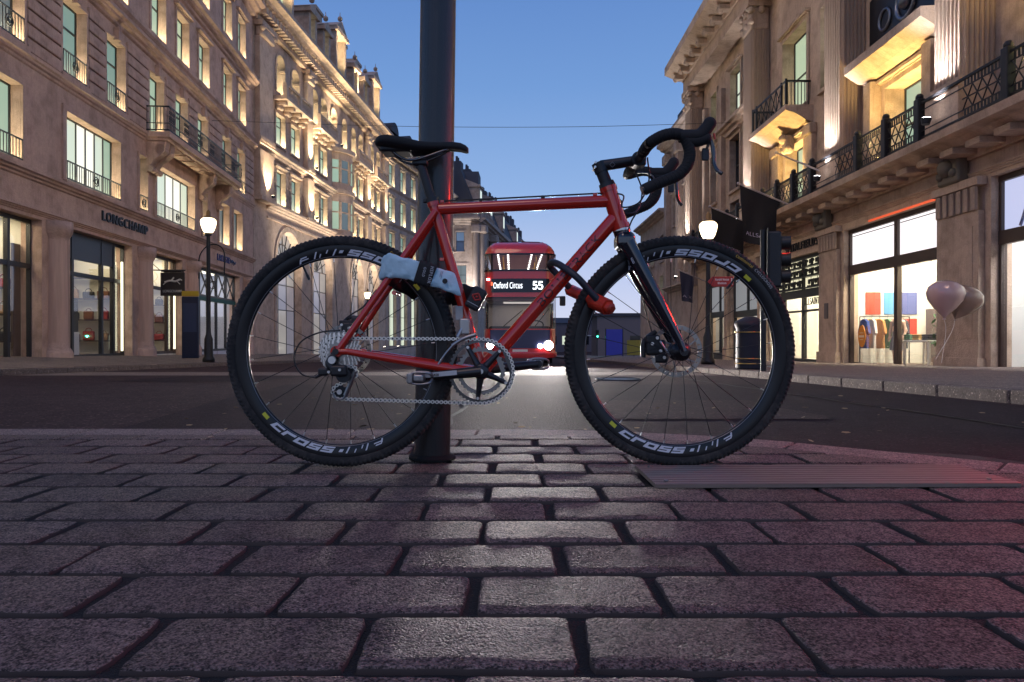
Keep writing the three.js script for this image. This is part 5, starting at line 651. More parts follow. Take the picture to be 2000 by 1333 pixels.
    const n = 24; for (let i = 0; i < n; i++) { const s = i % 2 ? 1 : -1, a = Math.PI * 2 * (i + .35) / n, cross = ((i >> 1) % 2 ? 1 : -1) * .62, fl = .026; part('spoke', rod(V(Math.cos(a + cross) * fl, Math.sin(a + cross) * fl, s * (s > 0 && o.drive ? .022 : .031)), V(Math.cos(a) * Ri, Math.sin(a) * Ri, s * .002), .00105, .00105, 5), alloyDark, w); part('spoke_nipple', rod(V(Math.cos(a) * (Ri - .012), Math.sin(a) * (Ri - .012), s * .002), V(Math.cos(a) * Ri, Math.sin(a) * Ri, s * .002), .0019, .0019, 6), silver, w); }
    part('hub', [lathe([[.0, -.052], [.009, -.052], [.012, -.045], [.029, -.033], [.029, -.029], [.014, -.024], [.012, 0], [.014, .018], [.029, .021], [.029, .025], [.012, .034], [.009, .052], [0, .052]], 24).rotateX(Math.PI / 2)], alloyDark, w);
    // disc rotor on the far side
    const ro = new THREE.Shape(); ro.absarc(0, 0, .08, 0, Math.PI * 2, false); const hi = new THREE.Path(); hi.absarc(0, 0, .0665, 0, Math.PI * 2, true); ro.holes.push(hi); for (let k = 0; k < 24; k++) { const h = new THREE.Path(), a = k / 24 * Math.PI * 2; h.absarc(Math.cos(a) * .072, Math.sin(a) * .072, .0032, 0, Math.PI * 2, true); ro.holes.push(h); }
    part('disc_rotor', [new THREE.ExtrudeGeometry(ro, { depth: .0018, bevelEnabled: false, curveSegments: 36 }).translate(0, 0, -.041), ...Array.from({ length: 6 }, (_, k) => { const a = k / 6 * Math.PI * 2; return rod(V(Math.cos(a) * .022, Math.sin(a) * .022, -.04), V(Math.cos(a + .5) * .066, Math.sin(a + .5) * .066, -.04), .003, .0025, 6); })], steel, w);
    part('valve', [rod(V(Math.cos(o.valve) * Ri, Math.sin(o.valve) * Ri, 0), V(Math.cos(o.valve) * (Ri - .03), Math.sin(o.valve) * (Ri - .03), 0), .003), rod(V(Math.cos(o.valve) * (Ri - .03), Math.sin(o.valve) * (Ri - .03), 0), V(Math.cos(o.valve) * (Ri - .045), Math.sin(o.valve) * (Ri - .045), 0), .0042, .0034)], blackSatin, w);
    return w;
  }
  const rw = wheel('rear_wheel', RH, { ang: -1.745, lab: .78, drive: true, valve: 2.0 });
  const fw = wheel('front_wheel', FH, { ang: -1.623, lab: .72, valve: .92 });
  // cassette: ten toothed cogs
  for (let k = 0; k < 10; k++) { const nT = 11 + Math.round(k * 1.9), r = .0062 + nT * .00198, s = new THREE.Shape(), n = nT * 4; for (let i = 0; i <= n; i++) { const a = i / n * Math.PI * 2, q = r + (i % 4 < 2 ? .003 : -.003); i ? s.lineTo(Math.cos(a) * q, Math.sin(a) * q) : s.moveTo(q, 0); } const h = new THREE.Path(); h.absarc(0, 0, .016, 0, 7, true); s.holes.push(h); for (let i = 0; k > 4 && i < 8; i++) { const hp = new THREE.Path(), a = i / 8 * 6.2832 + k * .3; hp.absarc(Math.cos(a) * (r - .013), Math.sin(a) * (r - .013), .0045, 0, 7, true); s.holes.push(hp); } part('cassette_cog', new THREE.ExtrudeGeometry(s, { depth: .0017, bevelEnabled: false, curveSegments: 8 }).translate(0, 0, .0575 - k * .0036), k % 2 ? chrome : cogDark, rw); }
  // ---- frame
  const BB = P(941, 724), ST = P(846, 398), HT = P(1187, 366), HB = P(1213.5, 448), TTa = P(857, 409), TTb = P(1196, 393), DTb = P(1203, 424);
  const fr = part('frame', [rod(BB, ST, .0165, .0155, 24), rod(TTa, TTb, .0165, .0185, 24), rod(BB, DTb, .0215, .0215, 28), rod(HT, HB, .0235, .0250, 28), cyl(.026, .026, .07, 0, 0, 0, 28).rotateX(Math.PI / 2).translate(BB.x, BB.y, 0),
    ...[-1, 1].flatMap(s => { const e = V(RH.x + .004, RH.y + .004, s * .066); return [rod(V(BB.x - .025, BB.y - .003, s * .031), V(RH.x + .03, RH.y, s * .064), .0165, .0095, 18), rod(V(RH.x + .012, RH.y + .014, s * .065), V(ST.x + .010, ST.y - .026, s * .017), .0098, .0108, 16)]; }),
    rod(HT, HT.clone().lerp(HB, .1), .0262, .0262, 28), rod(HT.clone().lerp(HB, .9), HB, .0275, .0275, 28), cyl(.0185, .0185, .018, 0, 0, 0, 20).applyQuaternion(new THREE.Quaternion().setFromUnitVectors(V(0, 1, 0), ST.clone().sub(BB).normalize())).translate(ST.x, ST.y, 0), rod(V(RH.x + .165, RH.y + .172, -.055), V(RH.x + .165, RH.y + .172, .055), .0065, .0065, 10)], redPaint, bike);
  for (const s of [-1, 1]) part('dropout', [cyl(.017, .017, .007, 0, 0, 0, 20).rotateX(Math.PI / 2).translate(RH.x, RH.y, s * .068), rod(V(RH.x, RH.y, s * .066), V(RH.x + .035, RH.y, s * .064), .011, .0088, 12), rod(V(RH.x, RH.y, s * .066), V(RH.x + .016, RH.y + .02, s * .065), .010, .008, 12)], redPaint, fr);
  part('axle_cap', [cyl(.009, .009, .012, 0, 0, 0, 16).rotateX(Math.PI / 2).translate(RH.x, RH.y, .074), ...[.3, 1.9, 3.5].map(a => cyl(.0028, .0028, .003, 0, 0, 0, 8).rotateX(Math.PI / 2).translate(RH.x + Math.cos(a) * .0125, RH.y + Math.sin(a) * .0125, .0725))], alloyDark, fr);
  // name down the tube, curved round it
  { const d = DTb.clone().sub(BB).normalize(), up = V(-d.y, d.x, 0), g = text('BOMBTRACK', .0225, .0007, fontR, .268), mid = BB.clone().lerp(DTb, .645); bend(g, v => { const a = (v.y - .011) / .0215, r = .0216 + v.z; const q = mid.clone().addScaledVector(d, v.x).addScaledVector(up, Math.sin(a) * r); v.set(q.x, q.y, Math.cos(a) * r); }); part('tube_lettering', g, mat([.012, .008, .008], .5), fr); }
  for (const t of [.02, .24, .6, .9]) { const q = TTa.clone().lerp(TTb, t); part('cable_stop', rbox(.012, .009, .012, .002, q.x, q.y + .0215, .0), t > .2 && t < .8 ? blackSatin : redPaint, fr); }
  part('top_cable', [rod(TTa.clone().add(V(.01, .024, .003)), TTb.clone().add(V(-.03, .024, .003)), .0013, .0013, 6), rod(TTa.clone().add(V(.01, .023, -.004)), TTb.clone().add(V(-.03, .023, -.004)), .0013, .0013, 6)], M.iron, fr);
  for (const [px, py] of [[826, 458], [810, 482]]) { const q = P(px, py); part('stay_boss', rbox(.014, .010, .012, .002, q.x, q.y, .022), redPaint, fr); } { const q = P(864, 508); part('bottle_boss', rbox(.014, .010, .010, .002, q.x, q.y, .008), redPaint, fr); }
  // ---- fork: deep glossy blades
  const CR = P(1217, 470), fork = part('fork', [rod(HB, CR.clone().add(V(.004, -.006, 0)), .0262, .024, 24), rbox(.056, .054, .092, .02, CR.x + .004, CR.y - .004, 0, 4),
    ...[-1, 1].flatMap(s => { const A = V(CR.x + .006, CR.y - .012, s * .036), B = V(FH.x - .012, FH.y + .03, s * .052), C = V(FH.x, FH.y, s * .054); const m = A.clone().lerp(B, .5); const sc = g => g; return [rod(A, m, .0245, .0205, 20), rod(m, B, .0205, .012, 20), ball(.0206, m.x, m.y, m.z, 14), rod(B, C, .011, .010, 14), cyl(.013, .013, .008, 0, 0, 0, 18).rotateX(Math.PI / 2).translate(C.x, C.y, s * .055)]; })], blackGloss, bike);
  { const q = P(1243, 508, .056), e = [V(.011, 0, 0), V(0, .011, 0), V(-.011, 0, 0), V(0, -.011, 0)].map(v => v.applyAxisAngle(V(0, 0, 1), -.35).add(V(q.x - .006, q.y, .0580))), f = [V(.006, 0, 0), V(0, .006, 0), V(-.006, 0, 0), V(0, -.006, 0)].map(v => v.applyAxisAngle(V(0, 0, 1), -.35).add(V(q.x - .006, q.y, .0582))); part('fork_emblem', [...e.map((p, i) => rod(p, e[(i + 1) % 4], .0009, .0009, 6)), ...f.map((p, i) => rod(p, f[(i + 1) % 4], .0008, .0008, 6)), cyl(.0016, .0016, .001, 0, 0, 0, 10).rotateX(Math.PI / 2).translate(q.x - .006, q.y, .0582)], decal, fork); }
  part('headset_ring', [rod(HB, HB.clone().lerp(CR, .18), .0268, .0268, 24)], silver, fork);
  part('fork_lever', [rod(V(FH.x + .012, FH.y + .02, -.06), V(FH.x + .016, FH.y + .075, -.062), .006, .005, 10)], blackSatin, fork);
  // ---- stem, spacers, bars
  const SP = P(1171, 326), dirH = HT.clone().sub(SP).normalize(), ster = part('steerer_spacer', [rod(HT.clone().addScaledVector(dirH, -.002), SP, .0185, .0178, 24), rod(SP.clone().addScaledVector(dirH, .018), SP.clone().addScaledVector(dirH, -.012), .0205, .0205, 24), rod(HT.clone().addScaledVector(dirH, -.014), HT, .0232, .0248, 24)], blackSatin, bike);
  const CL = P(1245, 314), stem = part('stem', [rod(SP.clone().add(V(.004, .002, 0)), CL, .0168, .0152, 24), cyl(.0215, .0215, .046, 0, 0, 0, 24).rotateX(Math.PI / 2).translate(CL.x, CL.y, 0), rbox(.018, .038, .044, .006, CL.x + .014, CL.y, 0)], blackSatin, bike);
  for (const [dx, dy] of [[-.014, .008], [-.016, -.006]]) for (const z of [-.012, .012]) part('stem_bolt', cyl(.0035, .0035, .012, 0, 0, 0, 10).rotateX(Math.PI / 2).translate(SP.x + dx, SP.y + dy, z * 1.4), silver, stem);
  { const q = P(1196, 322, .017), e = [V(.008, 0, 0), V(0, .008, 0), V(-.008, 0, 0), V(0, -.008, 0)].map(v => v.add(V(q.x, q.y, .0172))); part('stem_emblem', e.map((p, i) => rod(p, e[(i + 1) % 4], .0006, .0006, 5)), mat([.25, .25, .25], .5), stem); }
  const bar = part('handlebar', tube([V(CL.x, CL.y, -.19), V(CL.x, CL.y, -.1), V(CL.x, CL.y, 0), V(CL.x, CL.y, .1), V(CL.x, CL.y, .19)], .0135, 30, 14), blackSatin, bike);
  for (const s of [-1, 1]) {
    const z = s * .205, path = [V(CL.x, CL.y, s * .085), V(CL.x, CL.y + .001, s * .155), V(CL.x + .008, CL.y + .004, s * .19), V(CL.x + .03, CL.y + .013, z), V(.433, CL.y + .018, z), V(.462, CL.y + .012, z), V(.476, .908, z), V(.480, .880, z), V(.471, .850, z), V(.450, .828, z), V(.420, .814, z), V(.385, .800, z), V(.357, .787, z)];
    part('bar_tape', tube(path, .0158, 90, 14), tape, bar); for (let k = 0; k < 34; k++) { const c = new THREE.CatmullRomCurve3(path, false, 'centripetal'), t = .02 + k / 35 * .95, q = c.getPoint(t), tn = c.getTangent(t); const r = new THREE.TorusGeometry(.0156, .0011, 5, 16); r.applyQuaternion(new THREE.Quaternion().setFromUnitVectors(V(0, 0, 1), tn.applyAxisAngle(V(0, 0, 1), .16))); part('tape_wrap', r.translate(q.x, q.y, q.z), tape, bar); }
    part('bar_plug', [cyl(.0135, .0135, .006, 0, 0, 0, 16).applyQuaternion(new THREE.Quaternion().setFromUnitVectors(V(0, 1, 0), V(-.9, -.42, 0).normalize())).translate(.354, .7855, z)], alloyDark, bar);
    // brake hood with horn, lever blade and shift paddle
    const hood = part('brake_hood', [tube([V(.452, CL.y + .012, z), V(.478, CL.y + .012, z), V(.505, CL.y + .014, z), V(.523, CL.y + .030, z), V(.534, CL.y + .046, z)], .0175, 30, 16), ball(.0178, .534, CL.y + .046, z, 16), tube([V(.47, CL.y - .002, z), V(.5, CL.y - .001, z), V(.524, CL.y + .006, z)], .016, 16, 12), ball(.016, .524, CL.y + .006, z, 12)], rubber, bar);
    part('brake_lever', [tube([V(.530, CL.y + .010, z), V(.540, CL.y - .008, z), V(.5445, CL.y - .04, z), V(.546, CL.y - .062, z), V(.553, CL.y - .082, z + s * .006), V(.564, CL.y - .092, z + s * .012)], .0055, 30, 10)], blackGloss, bar); part('shift_paddle', [rbox(.020, .034, .006, .0028, .524, CL.y - .036, z - s * .004), rod(V(.532, CL.y - .002, z), V(.527, CL.y - .024, z - s * .003), .004)], blackSatin, bar); part('lever_trim', [rod(V(.545, CL.y + .02, z), V(.548, CL.y + .004, z), .003)], mat([.5, .04, .02], .4), bar);
  }
  for (const pts of [[V(CL.x + .012, CL.y - .015, .09), V(CL.x + .022, CL.y - .075, .06), V(CL.x - .004, CL.y - .135, .04), V(.325, .775, .03), V(TTb.x + .03, TTb.y + .012, .02), V(TTb.x - .035, TTb.y + .022, .004)], [V(CL.x + .012, CL.y - .015, -.09), V(CL.x + .025, CL.y - .08, -.06), V(CL.x - .002, CL.y - .15, -.02), V(.33, .765, 0), V(TTb.x + .03, TTb.y + .004, -.02), V(TTb.x - .035, TTb.y + .022, -.004)], [V(CL.x + .02, CL.y - .012, -.1), V(CL.x + .04, CL.y - .03, -.04), V(CL.x + .045, CL.y - .06, .02), V(CL.x + .03, CL.y - .11, .05), V(.352, .73, .035), V(.338, .66, .03), V(.345, .6, .045)]]) part('cable', tube(pts, .0024, 50, 7), blackSatin, bike);
  part('cable', tube([V(RH.x + .010, RH.y + .062, .06), V(RH.x - .05, RH.y + .055, .068), V(RH.x - .105, RH.y + .025, .07), V(RH.x - .122, RH.y - .025, .07), V(RH.x - .10, RH.y - .065, .07), V(RH.x - .062, RH.y - .076, .068)], .0024, 50, 7), blackSatin, bike);
  part('cable', tube([P(735, 566, .03), P(722, 585, .04), P(705, 603, .05), P(690, 612, .056), P(676, 622, .058)], .0024, 30, 7), blackSatin, bike);
  // ---- seatpost and saddle
  const sp1 = P(822, 322); part('seatpost', [rod(ST.clone().lerp(BB, .1), sp1, .0136, .0136, 22), rbox(.046, .018, .036, .006, sp1.x - .002, sp1.y + .004, 0), rod(V(sp1.x - .012, sp1.y - .012, 0), V(sp1.x - .012, sp1.y + .016, 0), .004)], blackSatin, bike); part('seat_clamp', [cyl(.0195, .0195, .012, 0, 0, 0, 22).applyQuaternion(new THREE.Quaternion().setFromUnitVectors(V(0, 1, 0), ST.clone().sub(BB).normalize())).translate(ST.x - .002, ST.y + .010, 0), rbox(.016, .012, .014, .003, ST.x - .022, ST.y + .008, .0)], blackSatin, bike);
  { // saddle: lofted sections from tail to nose
    const xs = [738, 742, 750, 765, 785, 805, 825, 845, 865, 885, 900, 910, 915], top = [281, 276.5, 273.5, 272.5, 275, 278.5, 280.5, 280, 279, 278.5, 280.5, 285, 290], hwid = [.045, .058, .066, .069, .066, .058, .044, .032, .025, .022, .021, .018, .010], thick = [.012, .024, .032, .038, .040, .036, .030, .026, .024, .024, .023, .020, .010];
    const sec = 22, p = [], id = []; xs.forEach((px, i) => { const c = P(px, top[i]); for (let k = 0; k < sec; k++) { const a = k / sec * Math.PI * 2, cs = Math.cos(a), sn = Math.sin(a); const z = hwid[i] * Math.sign(cs) * Math.abs(cs) ** .75; const y = sn > 0 ? -.004 * (z / hwid[i]) ** 2 - .006 * (1 - sn) : -thick[i] * Math.abs(sn) ** .7 * (.45 + .55 * Math.abs(cs) ** .4) - .006; p.push(c.x, c.y + y, z); if (i) { const b = (i - 1) * sec, e = i * sec, k2 = (k + 1) % sec; id.push(b + k, e + k, e + k2, b + k, e + k2, b + k2); } } }); const n0 = p.length / 3; for (const i of [0, xs.length - 1]) { const c = P(xs[i], top[i]); p.push(c.x, c.y - thick[i] * .5, 0); } for (let k = 0; k < sec; k++) { const k2 = (k + 1) % sec, e = (xs.length - 1) * sec; id.push(n0, k, k2, n0 + 1, e + k2, e + k); }
    const g = new THREE.BufferGeometry(); g.setAttribute('position', new THREE.Float32BufferAttribute(p, 3)); g.setIndex(id); g.computeVertexNormals(); const sd = part('saddle', g, mat([.010, .010, .011], .55, 0, { side: THREE.DoubleSide }), bike);
    for (const s of [-1, 1]) part('saddle_rail', tube([P(764, 296).setZ(s * .03), P(785, 312).setZ(s * .024), P(805, 317).setZ(s * .022), P(840, 308).setZ(s * .022), P(865, 298).setZ(s * .016), P(885, 290).setZ(s * .008)], .0036, 30, 8), mat([.2, .2, .2], .25, 1), sd);
    part('saddle_shell', [rbox(.09, .02, .08, .008, P(776, 294).x, P(776, 296).y, 0)], blackSatin, sd);
  }
  // ---- drivetrain (near side)
  const zc = .0445, CRk = V(BB.x, BB.y, zc); const ring = (r, n, zz, inner) => { const s = new THREE.Shape(), m = n * 4; for (let i = 0; i <= m; i++) { const a = i / m * Math.PI * 2, q = r + [.0026, .0026, -.0018, -.0018][i % 4]; i ? s.lineTo(Math.cos(a) * q, Math.sin(a) * q) : s.moveTo(q, 0); } const h = new THREE.Path(); h.absarc(0, 0, inner, 0, 7, true); s.holes.push(h); return new THREE.ExtrudeGeometry(s, { depth: .0024, bevelEnabled: false, curveSegments: 40 }).translate(CRk.x, CRk.y, zz); };
  const cs = part('crankset', [rod(V(BB.x, BB.y, .06), V(BB.x, BB.y, -.06), .012, .012, 18), lathe([[0, -.01], [.021, -.01], [.023, 0], [.018, .008], [0, .009]], 22).rotateX(Math.PI / 2).translate(BB.x, BB.y, .06), ...Array.from({ length: 5 }, (_, k) => { const a = -Math.PI / 2 - .12 + k * Math.PI * 2 / 5; return rod(V(BB.x, BB.y, .052), V(BB.x + Math.cos(a) * .087, BB.y + Math.sin(a) * .087, .0465), .012, .0055, 12); })], alloyDark, bike);
  part('chainring', ring(.0935, 46, zc, .0845), mat([.13, .13, .13], .3, .9), cs); part('chainring', ring(.0695, 34, zc - .008, .058), mat([.3, .29, .27], .35, .9), cs); for (let k = 0; k < 5; k++) { const a = -Math.PI / 2 - .12 + k * Math.PI * 2 / 5; part('chainring_bolt', cyl(.0045, .0045, .006, 0, 0, 0, 12).rotateX(Math.PI / 2).translate(BB.x + Math.cos(a) * .080, BB.y + Math.sin(a) * .080, .0525), silver, cs); }
  part('crank_bolt', cyl(.0075, .0075, .004, 0, 0, 0, 16).rotateX(Math.PI / 2).translate(BB.x, BB.y, .0705), silver, cs);
  const dv = V(-.984, -.09, 0).normalize(); for (const s of [1, -1]) { const A = V(BB.x, BB.y, s * .062), B = A.clone().addScaledVector(dv, s * .1725).setZ(s * .072); part('crank_arm', [rod(A, B, .0170, .0115, 16), cyl(.0140, .0125, .014, 0, 0, 0, 18).rotateX(Math.PI / 2).translate(B.x, B.y, B.z)], alloyDark, cs);
    if (s > 0) { const q0 = A.clone().lerp(B, .4), q1 = A.clone().lerp(B, .93); const u = B.clone().sub(A).normalize(); const face = part('crank_face', box(q0.distanceTo(q1), .0135, .003).applyQuaternion(new THREE.Quaternion().setFromUnitVectors(V(-1, 0, 0), u)).translate((q0.x + q1.x) / 2, (q0.y + q1.y) / 2 + .004, (q0.z + q1.z) / 2 + .0135), mat([.55, .54, .53], .4, .5), cs); const tg2 = text('RIVAL', .0075, .0006, font, .026); tg2.rotateZ(Math.PI + .09).translate(q1.x + .026, q1.y + .009, q1.z + .0165); part('crank_lettering', tg2, M.black, cs); }
    const pd = part('pedal', [rod(B.clone(), B.clone().add(V(0, 0, s * .075)), .006, .005, 12), rbox(.030, .022, .05, .006, B.x, B.y, s * .118), ...[-1, 1].flatMap(e => [tube([V(B.x - .034, B.y + e * .006, s * .098), V(B.x - .012, B.y + e * .016, s * .1), V(B.x + .03, B.y + e * .013, s * .1), V(B.x + .036, B.y + e * .004, s * .118), V(B.x + .03, B.y + e * .013, s * .136), V(B.x - .012, B.y + e * .016, s * .136), V(B.x - .034, B.y + e * .006, s * .138)], .0032, 30, 7)]), rbox(.016, .03, .05, .004, B.x - .024, B.y, s * .118)], mat([.35, .34, .33], .3, .9), bike); }
  // chain path: top run, round the chainring, bottom run, jockey wheels
  const JW1 = P(684, 728, .05), JW2 = P(663, 766, .05), cogR = .047; JW1.z = JW2.z = .0445;
  { const pts = [], add = (x, y, z) => pts.push(V(x, y, z)), cx = RH.x, cy = RH.y, rr2 = .042; for (let k = 0; k <= 14; k++) { const a = Math.PI * 1.5 - .3 - k / 14 * (Math.PI + .1) ; add(cx + Math.cos(a) * rr2, cy + Math.sin(a) * rr2, .0445); } // round the cog, over the back
    for (let k = 0; k <= 30; k++) { const a = Math.PI / 2 + .05 - k / 30 * (Math.PI + .1); add(BB.x + Math.cos(a) * .0945, BB.y + Math.sin(a) * .0945, .0457); }
    for (let k = 0; k <= 8; k++) { const a = -1.5 - k / 8 * 2.6; add(JW2.x + Math.cos(a) * .0215, JW2.y + Math.sin(a) * .0215, JW2.z); }
    for (let k = 0; k <= 6; k++) { const a = -.9 + k / 6 * 1.9; add(JW1.x + Math.cos(a) * .019, JW1.y + Math.sin(a) * .019, JW1.z); }
    const L = []; let tot = 0; const cp = [...pts, pts[0]]; for (let i = 0; i + 1 < cp.length; i++) { L.push(tot); tot += cp[i].distanceTo(cp[i + 1]); } L.push(tot); const at = s => { s = ((s % tot) + tot) % tot; let i = 0; while (i + 2 < L.length && L[i + 1] <= s) i++; return cp[i].clone().lerp(cp[i + 1], (s - L[i]) / (L[i + 1] - L[i])); };
    const n = Math.round(tot / .0127), pitch = tot / n, gs = []; for (let i = 0; i < n; i++) { const a = at(i * pitch), b = at((i + 1) * pitch), m = a.clone().add(b).multiplyScalar(.5), ang = Math.atan2(b.y - a.y, b.x - a.x), o = i % 2 ? .0032 : .0021; for (const z of [-o, o]) { const sh = new THREE.Shape(); sh.absarc(-pitch / 2, 0, .0054, Math.PI * .25, Math.PI * 1.75, false); sh.quadraticCurveTo(0, -.0016, pitch / 2 + .0054 * Math.cos(-Math.PI * .75), -.0054 * .707); sh.absarc(pitch / 2, 0, .0054, -Math.PI * .75, Math.PI * .75, false); sh.quadraticCurveTo(0, .0016, -pitch / 2 + .0038, .0038); gs.push(new THREE.ExtrudeGeometry(sh, { depth: .0009, bevelEnabled: false, curveSegments: 5 }).rotateZ(ang).translate(m.x, m.y, m.z + z - .00045)); } gs.push(new THREE.CylinderGeometry(.0023, .0023, .0072, 8).rotateX(Math.PI / 2).translate(a.x, a.y, a.z)); }
    const ch = part('chain', gs, mat([.80, .76, .67], .34, .55), bike); ch.userData.kind = 'stuff'; const pins = []; for (let i = 0; i < n; i++) { const a = at(i * pitch); pins.push(cyl(.0026, .0026, .0006, 0, 0, 0, 8).rotateX(Math.PI / 2).translate(a.x, a.y, a.z + .0045)); } const pn = part('chain_pins', pins, mat([.05, .045, .04], .5), ch); pn.userData.kind = 'stuff'; }
  const jockey = j => { const s = new THREE.Shape(); for (let i = 0; i <= 44; i++) { const a = i / 44 * Math.PI * 2, q = i % 4 < 2 ? .0205 : .017; i ? s.lineTo(Math.cos(a) * q, Math.sin(a) * q) : s.moveTo(q, 0); } return new THREE.ExtrudeGeometry(s, { depth: .003, bevelEnabled: false }).translate(j.x, j.y, j.z - .0015); };
  const rd = part('rear_derailleur', [tube([V(RH.x - .004, RH.y - .012, .066), V(RH.x - .018, RH.y - .032, .072), V(RH.x - .006, RH.y - .05, .076), V(RH.x + .018, RH.y - .066, .072)], .013, 24, 12), rbox(.05, .034, .024, .009, RH.x + .01, RH.y - .055, .078), rbox(.03, .022, .02, .006, RH.x - .035, RH.y - .058, .076), rod(V(RH.x - .06, RH.y - .075, .068), V(RH.x - .03, RH.y - .06, .074), .0045), cyl(.02, .02, .018, 0, 0, 0, 20).rotateX(Math.PI / 2).translate(RH.x + .022, RH.y - .07, .07)], blackSatin, bike);
  part('hanger_bolt', [cyl(.011, .011, .01, 0, 0, 0, 18).rotateX(Math.PI / 2).translate(RH.x - .008, RH.y - .024, .084), cyl(.004, .004, .012, 0, 0, 0, 10).rotateX(Math.PI / 2).translate(RH.x + .016, RH.y - .052, .09), cyl(.004, .004, .012, 0, 0, 0, 10).rotateX(Math.PI / 2).translate(RH.x - .016, RH.y - .058, .088)], silver, rd);
  part('jockey_wheel', jockey(JW1), M.black, rd); part('jockey_wheel', jockey(JW2), M.black, rd); for (const z of [-.006, .0065]) part('derailleur_cage', [rod(JW1.clone().add(V(.014, .004, z)), JW2.clone().add(V(.016, -.01, z)), .006, .006, 10), tube([JW2.clone().add(V(.019, -.008, z)), JW2.clone().add(V(.008, -.021, z)), JW2.clone().add(V(-.012, -.018, z)), JW2.clone().add(V(-.02, -.004, z))], .003, 20, 8), rod(JW2.clone().add(V(0, 0, z)), JW2.clone().add(V(-.026, .003, z)), .0024, .0015, 6)], mat([.3, .29, .28], .35, .9), rd); part('jockey_bolt', cyl(.0075, .0075, .004, 0, 0, 0, 14).rotateX(Math.PI / 2).translate(JW2.x, JW2.y, .053), silver, rd);
  { const q = P(905, 632, .03); const fd = part('front_derailleur', [rbox(.03, .05, .02, .006, q.x + .004, q.y - .01, .034), tube([V(BB.x - .085, BB.y + .075, .05), V(BB.x - .055, BB.y + .094, .05), V(BB.x - .015, BB.y + .108, .05)], .006, 20, 8), tube([V(BB.x - .125, BB.y + .02, .05), V(BB.x - .105, BB.y + .05, .05), V(BB.x - .075, BB.y + .085, .05)], .0035, 20, 8), rod(V(BB.x - .07, BB.y + .1, .045), V(BB.x - .05, BB.y + .14, .035), .006)], mat([.4, .39, .38], .3, .9), bike); part('mount_tag', [rbox(.022, .042, .004, .002, q.x - .012, q.y + .03, .032)], mat([.4, .39, .37], .5), fd); }
  // brake calipers
  { const c = part('rear_brake_caliper', [rbox(.055, .032, .03, .008, RH.x + .014, RH.y + .072, -.05), rbox(.03, .024, .028, .006, RH.x + .032, RH.y + .092, -.05), tube([V(RH.x - .02, RH.y + .075, -.05), V(RH.x + .01, RH.y + .102, -.05), V(RH.x + .045, RH.y + .1, -.05)], .006, 20, 8), rbox(.06, .012, .012, .004, RH.x + .01, RH.y + .088, -.045)], blackSatin, bike); part('caliper_bolt', [cyl(.005, .005, .006, 0, 0, 0, 10).rotateX(Math.PI / 2).translate(RH.x + .014, RH.y + .07, -.034), cyl(.004, .004, .006, 0, 0, 0, 10).rotateX(Math.PI / 2).translate(RH.x - .01, RH.y + .08, -.034)], silver, c);
    const f = part('front_brake_caliper', [rbox(.06, .05, .034, .01, FH.x - .062, FH.y + .01, -.05), rbox(.045, .03, .03, .008, FH.x - .072, FH.y + .035, -.048), rbox(.04, .03, .03, .008, FH.x - .045, FH.y - .022, -.05), tube([V(FH.x - .1, FH.y - .02, -.05), V(FH.x - .095, FH.y + .03, -.05), V(FH.x - .06, FH.y + .06, -.05)], .008, 20, 10)], blackSatin, bike); part('caliper_bolt', [[-.075, .022], [-.05, .0], [-.06, .04], [-.038, -.02]].map(([x, y]) => cyl(.005, .005, .006, 0, 0, 0, 10).rotateX(Math.PI / 2).translate(FH.x + x, FH.y + y, -.03)), silver, f); part('caliper_arm', rod(V(FH.x - .052, FH.y + .03, -.03), V(FH.x - .02, FH.y - .016, -.03), .0035), silver, f); part('cable', tube([V(.345, .6, .045), P(1236, 520, -.05), P(1250, 560, -.055), P(1262, 610, -.055), V(FH.x - .07, FH.y + .05, -.05)], .0024, 40, 7), blackSatin, bike); }
}
